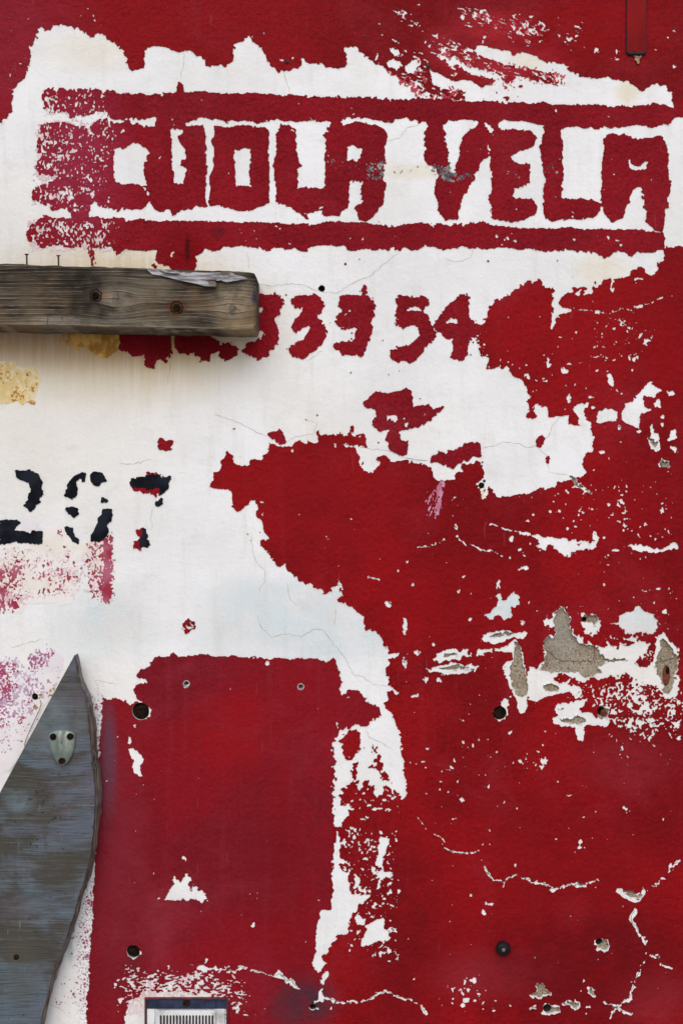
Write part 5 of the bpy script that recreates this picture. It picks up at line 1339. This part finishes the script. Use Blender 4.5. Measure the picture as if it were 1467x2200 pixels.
def plank_build():
    r = random.Random(2)
    P = []
    for (a, b) in zip(FRONT[:-1], FRONT[1:]):
        for t in (0, .5): P.append((lerp(a[0], b[0], t) + r.gauss(0, .45), lerp(a[1], b[1], t)))
    P.append(FRONT[-1])
    ring = P + LEFT
    n = len(ring); V = [tuple(W(x, y, PD)) for x, y in ring]
    fm = mesh_py('front', V + [(v[0], v[1] + .004, v[2]) for v in V], [tuple(reversed(range(n)))] + [(i, (i + 1) % n, n + (i + 1) % n, n + i) for i in range(n)])
    link('board', fm, M['plank'], plank)
    # core with ragged split side
    m = len(P); V, F = [], []
    wv = [max(.05, (.55 + .35 * math.sin(i * .31 + 1) * math.sin(i * .13) + r.uniform(-.12, .16)) * min(1, max(0, (P[i][1] - 1405) / 160))) for i in range(m)]
    lay = 7
    for k in range(lay):
        t = k / (lay - 1)
        for i, (x, y) in enumerate(P):
            v = W(x, y, PD); bulge = .0018 * math.sin(t * math.pi) + r.gauss(0, .0005) * (0 < k < lay - 1)
            thick = PT * (.62 + .38 * math.sin(min(1, max(0, (y - 1380) / 500)) * math.pi * .5)) * (1 if y < 1900 else max(.55, 1 - (y - 1900) / 700))
            V.append((v.x + bulge + t * .0062 * wv[i] + .0006 * math.sin(i * .7 + k), v.y + .0035 + t * thick, v.z))
    for k in range(lay - 1):
        for i in range(m - 1): F.append((k * m + i, k * m + i + 1, (k + 1) * m + i + 1, (k + 1) * m + i))
    o = len(V)
    for (x, y) in LEFT:
        v = W(x, y, PD); V.append((v.x, v.y + .004, v.z)); V.append((v.x, v.y + .004 + PT, v.z))
    idx = [(m - 1, (lay - 1) * m + m - 1)] + [(o + 2 * i, o + 2 * i + 1) for i in range(len(LEFT))] + [(0, (lay - 1) * m)]
    for a, b in zip(idx[:-1], idx[1:]): F.append((a[0], b[0], b[1], a[1]))
    F.append(tuple([(lay - 1) * m + i for i in range(m)] + [o + 2 * i + 1 for i in range(len(LEFT))]))
    link('split_edge', mesh_py('split_edge', V, F), M['edge'], plank, 'split brown edge of the plank')
    # splinters along the edge
    for i in range(26):
        j = r.randrange(10, m - 16); x, y = P[j]; q = P[min(m - 1, j + r.randrange(3, 8))]
        a, b = W(x + r.uniform(-1.5, 2.5), y, PD - .002 - r.random() * .02), W(q[0] + r.uniform(-1, 4), q[1], PD - .004 - r.random() * .02)
        w_ = .0005 + r.random() * .0007; c = lerp(a, b, .5) + Vector((.0015, -.0008, 0))
        Vs = []
        for p, s in ((a, .2), (c, 1), (b, .15)):
            for dx, dy in ((-1, 0), (0, -1), (1, 0), (0, 1)): Vs.append((p.x + dx * w_ * s + .001, p.y + dy * w_ * s, p.z))
        Fs = [(k * 4 + q_, k * 4 + (q_ + 1) % 4, (k + 1) * 4 + (q_ + 1) % 4, (k + 1) * 4 + q_) for k in (0, 1) for q_ in range(4)] + [(3, 2, 1, 0), (8, 9, 10, 11)]
        link('splinter', mesh_py('splinter', Vs, Fs), M['edge'], plank)
plank_build()
# knots, nail and gouges on the plank face
gouge = flat('dark gouge', (.02, .017, .015), (.05, .042, .035), 120, .9)
def gouges(spec):
    rr = random.Random(9)
    for row in spec.strip().split('\n'):
        for f in pts(row):
            x, y, l, a = f[0], f[1], f[2], f[3] if len(f) > 3 else 0
            v = W(x, y, PD + .0004); n = 8; V = []
            ang = a * 3.6675 / 100.0
            for i in range(n):
                t = i / n * 6.2832; u = l * math.cos(t) * rr.uniform(.7, 1.2); q = (.55 + .16 * l) * math.sin(t) * rr.uniform(.6, 1.3)
                V.append((v.x + (u * math.cos(ang) - q * math.sin(ang)) * S, v.y, v.z - (u * math.sin(ang) + q * math.cos(ang)) * S))
            link('gouge', mesh_py('gouge', V, [tuple(reversed(range(n)))]), gouge, plank)
gouges('''P 240,245,26,10 290,185,22,90 215,285,14,40 300,310,12,-20 345,180,10,140 345,270,24,160 380,230,12,150 340,350,18,-70 430,300,14,120 425,400,20,-40 385,430,12,-50 440,390,16,120 480,390,14,130 245,600,18,157 295,620,14,120 205,630,10,0 370,600,9,100 460,510,6,150 425,45,14,20 470,50,16,5 545,45,14,0 235,1295,10,120 285,1290,12,140 410,330,9,120 260,375,18,0 230,365,20,10 250,560,20,5 300,565,16,0 500,640,10,20 445,870,5,157 310,1010,4,0''')
V, F = lathe(0, 0, [(6, 0), (5.6, .0012), (2, .0018), (.1, .0018)], 14)
pn = W(36, 2056, PD)
link('plank_nail', mesh_py('plank_nail', [(v[0] + 733.5 * S + pn.x, v[1] + pn.y, v[2] - (ZC + 1100 * S) + pn.z) for v in V], F), M['rust'], plank, 'rusty nail head in the plank')
# cast metal fairlead screwed to the plank
def metal_mat():
    n = NT('tarnished pale metal')
    col = n.mix(n.ramp(n.noise(35, 4, .6), .36, .64), (.13, .17, .15), (.27, .32, .285))
    col = n.mix(n.ramp(n.noise(90, 4, .65), .55, .72, 0, .7), col, (.13, .13, .09))
    return n.done(col, .45, n.bump(n.noise(220, 3, .6), .0006, .6), spec=.5, metal=.25)
fm = metal_mat()
def fairlead():
    OUT = [p[:2] for p in pts('M 308,885 314,868 332,856 358,848 376,844 402,845 430,848 456,856 472,868 478,890 477,925 470,965 458,1005 444,1035 425,1058 402,1070 384,1070 362,1056 344,1030 330,1000 318,960 310,920')]
    cx, cy = 133.5, 1606.0
    V, F = [], []; n = len(OUT); rings = [(1.0, 0), (1.0, .35), (.95, .62), (.80, .86), (.6, .97), (.38, 1.03), (.18, 1.06)]
    for k, h in rings:
        for (x, y) in OUT:
            X, Y = cx + (x - cx) * k, cy + (y - cy) * k
            rid = math.exp(-((X - (128 + (Y - 1570) * .055)) / 3.4) ** 2) * max(0.0, min(1.0, (1640 - Y) / 60)) * .9 * (h > .5)
            dip = math.exp(-((X - 143) / 8) ** 2) * max(0, 1 - abs(Y - 1590) / 45) * .3 * (h > .5)
            V.append(tuple(W(X, Y, PD + .0085 * (h + rid - dip))))
    for q in range(len(rings) - 1):
        for i in range(n): F.append((q * n + i, q * n + (i + 1) % n, (q + 1) * n + (i + 1) % n, (q + 1) * n + i))
    F.append(tuple((len(rings) - 1) * n + i for i in range(n)))
    F = [tuple(reversed(f)) for f in F]
    o = link('metal_fairlead', mesh_py('metal_fairlead', V, F, True), fm, plank, 'pale cast metal fairlead screwed to the plank')
    for x, y in ((338, 888), (445, 886), (393, 1040)):
        p = pts('M %d,%d' % (x, y))[0]; d = PD + .0072
        V, F = lathe(0, 0, [(7.0, 0), (6.9, .0030), (5.4, .0034), (4.8, .0022), (1.4, .0026), (1.2, .0012), (.1, .0012)], 18, .02)
        q = W(p[0], p[1], d)
        link('screw', mesh_py('screw', [(v[0] + 733.5 * S + q.x, v[1] + q.y, v[2] - (ZC + 1100 * S) + q.z) for v in V], F), M['rust'], o)
fairlead()

# ---------------------------------------------------------------- box profile conduit at the top right
def conduit_mat():
    n = NT('red painted metal channel')
    col = n.mix(n.ramp(n.noise(7, 4, .6, stretch=(3, 1, 1)), .36, .66), (.15, .004, .005), (.225, .006, .008))
    col = n.mix(n.ramp(n.noise(55, 4, .65), .66, .70, 0, .9), col, (.03, .03, .045))
    # paint rubbed off the corners
    c = ((1366 - 733.5) * S, 0, ZC - (70 - 1100) * S)
    v = n.node('ShaderNodeSeparateXYZ', None, i0=n.vadd(n.co, (-c[0] * .9946, 0, 0))).outputs[0]
    e = n.math('ADD', n.math('ABSOLUTE', v), n.math('MULTIPLY', n.noise(26, 4, .6), .0045))
    col = n.mix(n.ramp(e, .0175, .0190), col, (.022, .028, .038))
    z = n.node('ShaderNodeSeparateXYZ', None, i0=n.co).outputs[2]
    col = n.mix(n.ramp(n.math('ADD', z, n.math('MULTIPLY', n.noise(40, 3, .6), .004)), c[2] - .0358, c[2] - .0368), col, (.022, .026, .034))
    return n.done(col, .55, n.bump(n.noise(70, 3, .6), .0008, .6), spec=.06)
def channel():
    d = .013
    a = W(1345, 117, d); b = W(1388, 117, d)
    r_ = .006; top = ZC + 1.4
    out = []
    for i in range(5): t = i / 4 * math.pi / 2; out.append((a.x + r_ - r_ * math.cos(t), a.z + r_ - r_ * math.sin(t)))
    for i in range(5): t = i / 4 * math.pi / 2; out.append((b.x - r_ + r_ * math.sin(t), a.z + r_ - r_ * math.cos(t)))
    out = [(a.x, top)] + out + [(b.x, top)]
    n = len(out); V, F = [], []
    cx, cz = (a.x + b.x) / 2, None
    for k, (y, ins) in enumerate(((-D_R - .001, 0), (-d + .0018, 0), (-d + .0006, .0006), (-d, .0018))):
        for (x, z) in out: V.append((x + (ins if x < cx else -ins), y, z + (ins if z < top - .1 else 0)))
    for k in range(3):
        for i in range(n): F.append((k * n + i, k * n + (i + 1) % n, (k + 1) * n + (i + 1) % n, (k + 1) * n + i))
    F.append(tuple(3 * n + i for i in range(n))); F.append(tuple(reversed(range(n))))
    t = thing('metal_channel', 'red painted metal channel ending near the top right corner', 'channel', W(1366, 117, .010))
    link('channel_body', mesh_py('channel_body', V, F), conduit_mat(), t)
    # torn filler under its end
    P = pts('C 1150,346 1160,352 1175,350 1186,356 1200,348 1206,354 1192,372 1190,398 1180,404 1172,384 1160,376 1164,362')
    sliver('filler_scrap', [p[:2] for p in P], .004, D_R, flat('old beige filler', (.22, .10, .07), (.42, .31, .20), 130), t, 0, 3)
    link('channel_screw', ring_mesh('channel_screw', 733.5 + (1363 - 733.5) * .9946, 1100 + (108 - 1100) * .9946, [(3.2, d), (3.0, d + .001), (.1, d + .0013)], 12), M['red_band'], t)
channel()

# ---------------------------------------------------------------- vent box at the bottom edge
def box(x0, y0, x1, y1, d0, d1, bev=1.2, rc=0):
    """block given by its outline in photo pixels on the wall plane and its depths"""
    V, F = [], []
    def ring(i, d):
        pts_ = []
        if rc:
            for (cx, cy, s) in ((x0 + rc, y0 + rc, 2), (x1 - rc, y0 + rc, 3), (x1 - rc, y1 - rc, 0), (x0 + rc, y1 - rc, 1)):
                for k in range(5):
                    a = (s + k / 4) * math.pi / 2; rr = rc - i
                    pts_.append((cx + rr * math.cos(a), cy + rr * math.sin(a)))
        else: pts_ = [(x0 + i, y0 + i), (x1 - i, y0 + i), (x1 - i, y1 - i), (x0 + i, y1 - i)]
        return [((x - 733.5) * S, -d, ZC - (y - 1100) * S) for x, y in pts_]
    rs = [ring(0, d0), ring(0, d1 - bev * S), ring(bev, d1)]
    n = len(rs[0])
    for q in rs: V += q
    for k in range(2):
        for i in range(n): F.append((k * n + i, k * n + (i + 1) % n, (k + 1) * n + (i + 1) % n, (k + 1) * n + i))
    F.append(tuple(2 * n + i for i in range(n))); F.append(tuple(reversed(range(n))))
    return V, F
vb = thing('vent_box', 'small white vent box in a dark red and navy frame at the bottom edge', 'vent', W(404, 2300, 0))
frame_m = NT('rim with worn dark red paint'); _c = frame_m.mix(frame_m.ramp(frame_m.noise(60, 4, .6), .4, .6), (.14, .012, .016), (.05, .015, .03))
frame_m = frame_m.done(_c, .6, None)
navy = flat('navy painted metal', (.010, .015, .042), (.022, .032, .075), 60, .5, .0006)
cover = flat('white plastic cover', (.36, .36, .36), (.68, .69, .72), 30, .5, .0003, .3, lo=.3, hi=.55)
_y0, _y1, _x0, _x1 = 2139.5, 2300, 313, 492
for nm, (a, b, c, d, m) in {'rim_top': (_x0, _y0, _x1, _y0 + 3.2, frame_m), 'rim_left': (_x0, _y0 + 3.2, _x0 + 4.2, _y1, frame_m), 'rim_right': (_x1 - 4.6, _y0 + 3.2, _x1, _y1, frame_m)}.items():
    V, F = box(a, b, c, d, 0, .012, .8); link(nm.split('_')[0], mesh_py('rim', V, F), m, vb)
V, F = box(_x0 + 4.2, _y0 + 3.2, _x1 - 4.6, 2164, 0, .0085, .8); link('navy_strip', mesh_py('navy_strip', V, F), navy, vb, 'navy strip across the top of the vent box')
V, F = box(338, 2143.5, 465, 2161.5, .008, .0098, .8); link('navy_plate', mesh_py('navy_plate', V, F), navy, vb)
for x0, x1 in ((317.5, 334.5), (466.5, 484)):
    V, F = box(x0, 2164, x1, _y1, 0, .0085, .8); link('side_plate', mesh_py('side_plate', V, F), cover, vb)
V, F = box(334.5, 2164, 466.5, _y1, 0, .0045, .5); link('recess', mesh_py('recess', V, F), M['dark'], vb)
V, F = box(337.5, 2165.5, 464.5, _y1 - 4, .003, .013, 1.4, 4); link('cover_plate', mesh_py('cover_plate', V, F), cover, vb, 'white cover plate with a row of dark teeth')
x = 346.0
while x < 458:
    V, F = box(x, 2175.2, x + 4.2, 2196, .0127, .0136, .5, 1.8); link('grille_slot', mesh_py('grille_slot', V, F), M['dark'], vb); x += 6.9
link('vent_screw', ring_mesh('vent_screw', 402, 2150, [(7.4, .0095), (7.2, .0135), (5.2, .0150), (2.0, .0150), (1.6, .0140), (.1, .0140)], 16, .04, 4), M['rust'], vb)

# ---------------------------------------------------------------- thin wire by the plank
wr = [p[:2] for p in pts('M 255,655 262,680 250,720 232,760 212,800 190,850 168,900 160,930 158,950')]
V, F = [], []
for i, (x, y) in enumerate(wr):
    v = W(x, y, .012 if i else .005)
    for dx, dy in ((-1, 0), (0, -1), (1, 0), (0, 1)): V.append((v.x + dx * .0007, v.y + dy * .0007, v.z))
    if i:
        for q in range(4): F.append(((i - 1) * 4 + q, (i - 1) * 4 + (q + 1) % 4, i * 4 + (q + 1) % 4, i * 4 + q))
wo = link('thin_wire', mesh_py('thin_wire', V, F), flat('old brown wire', (.12, .10, .07), (.25, .21, .15), 80))
wo['label'] = 'thin brown wire hanging from the nail stub behind the plank'; wo['category'] = 'wire'
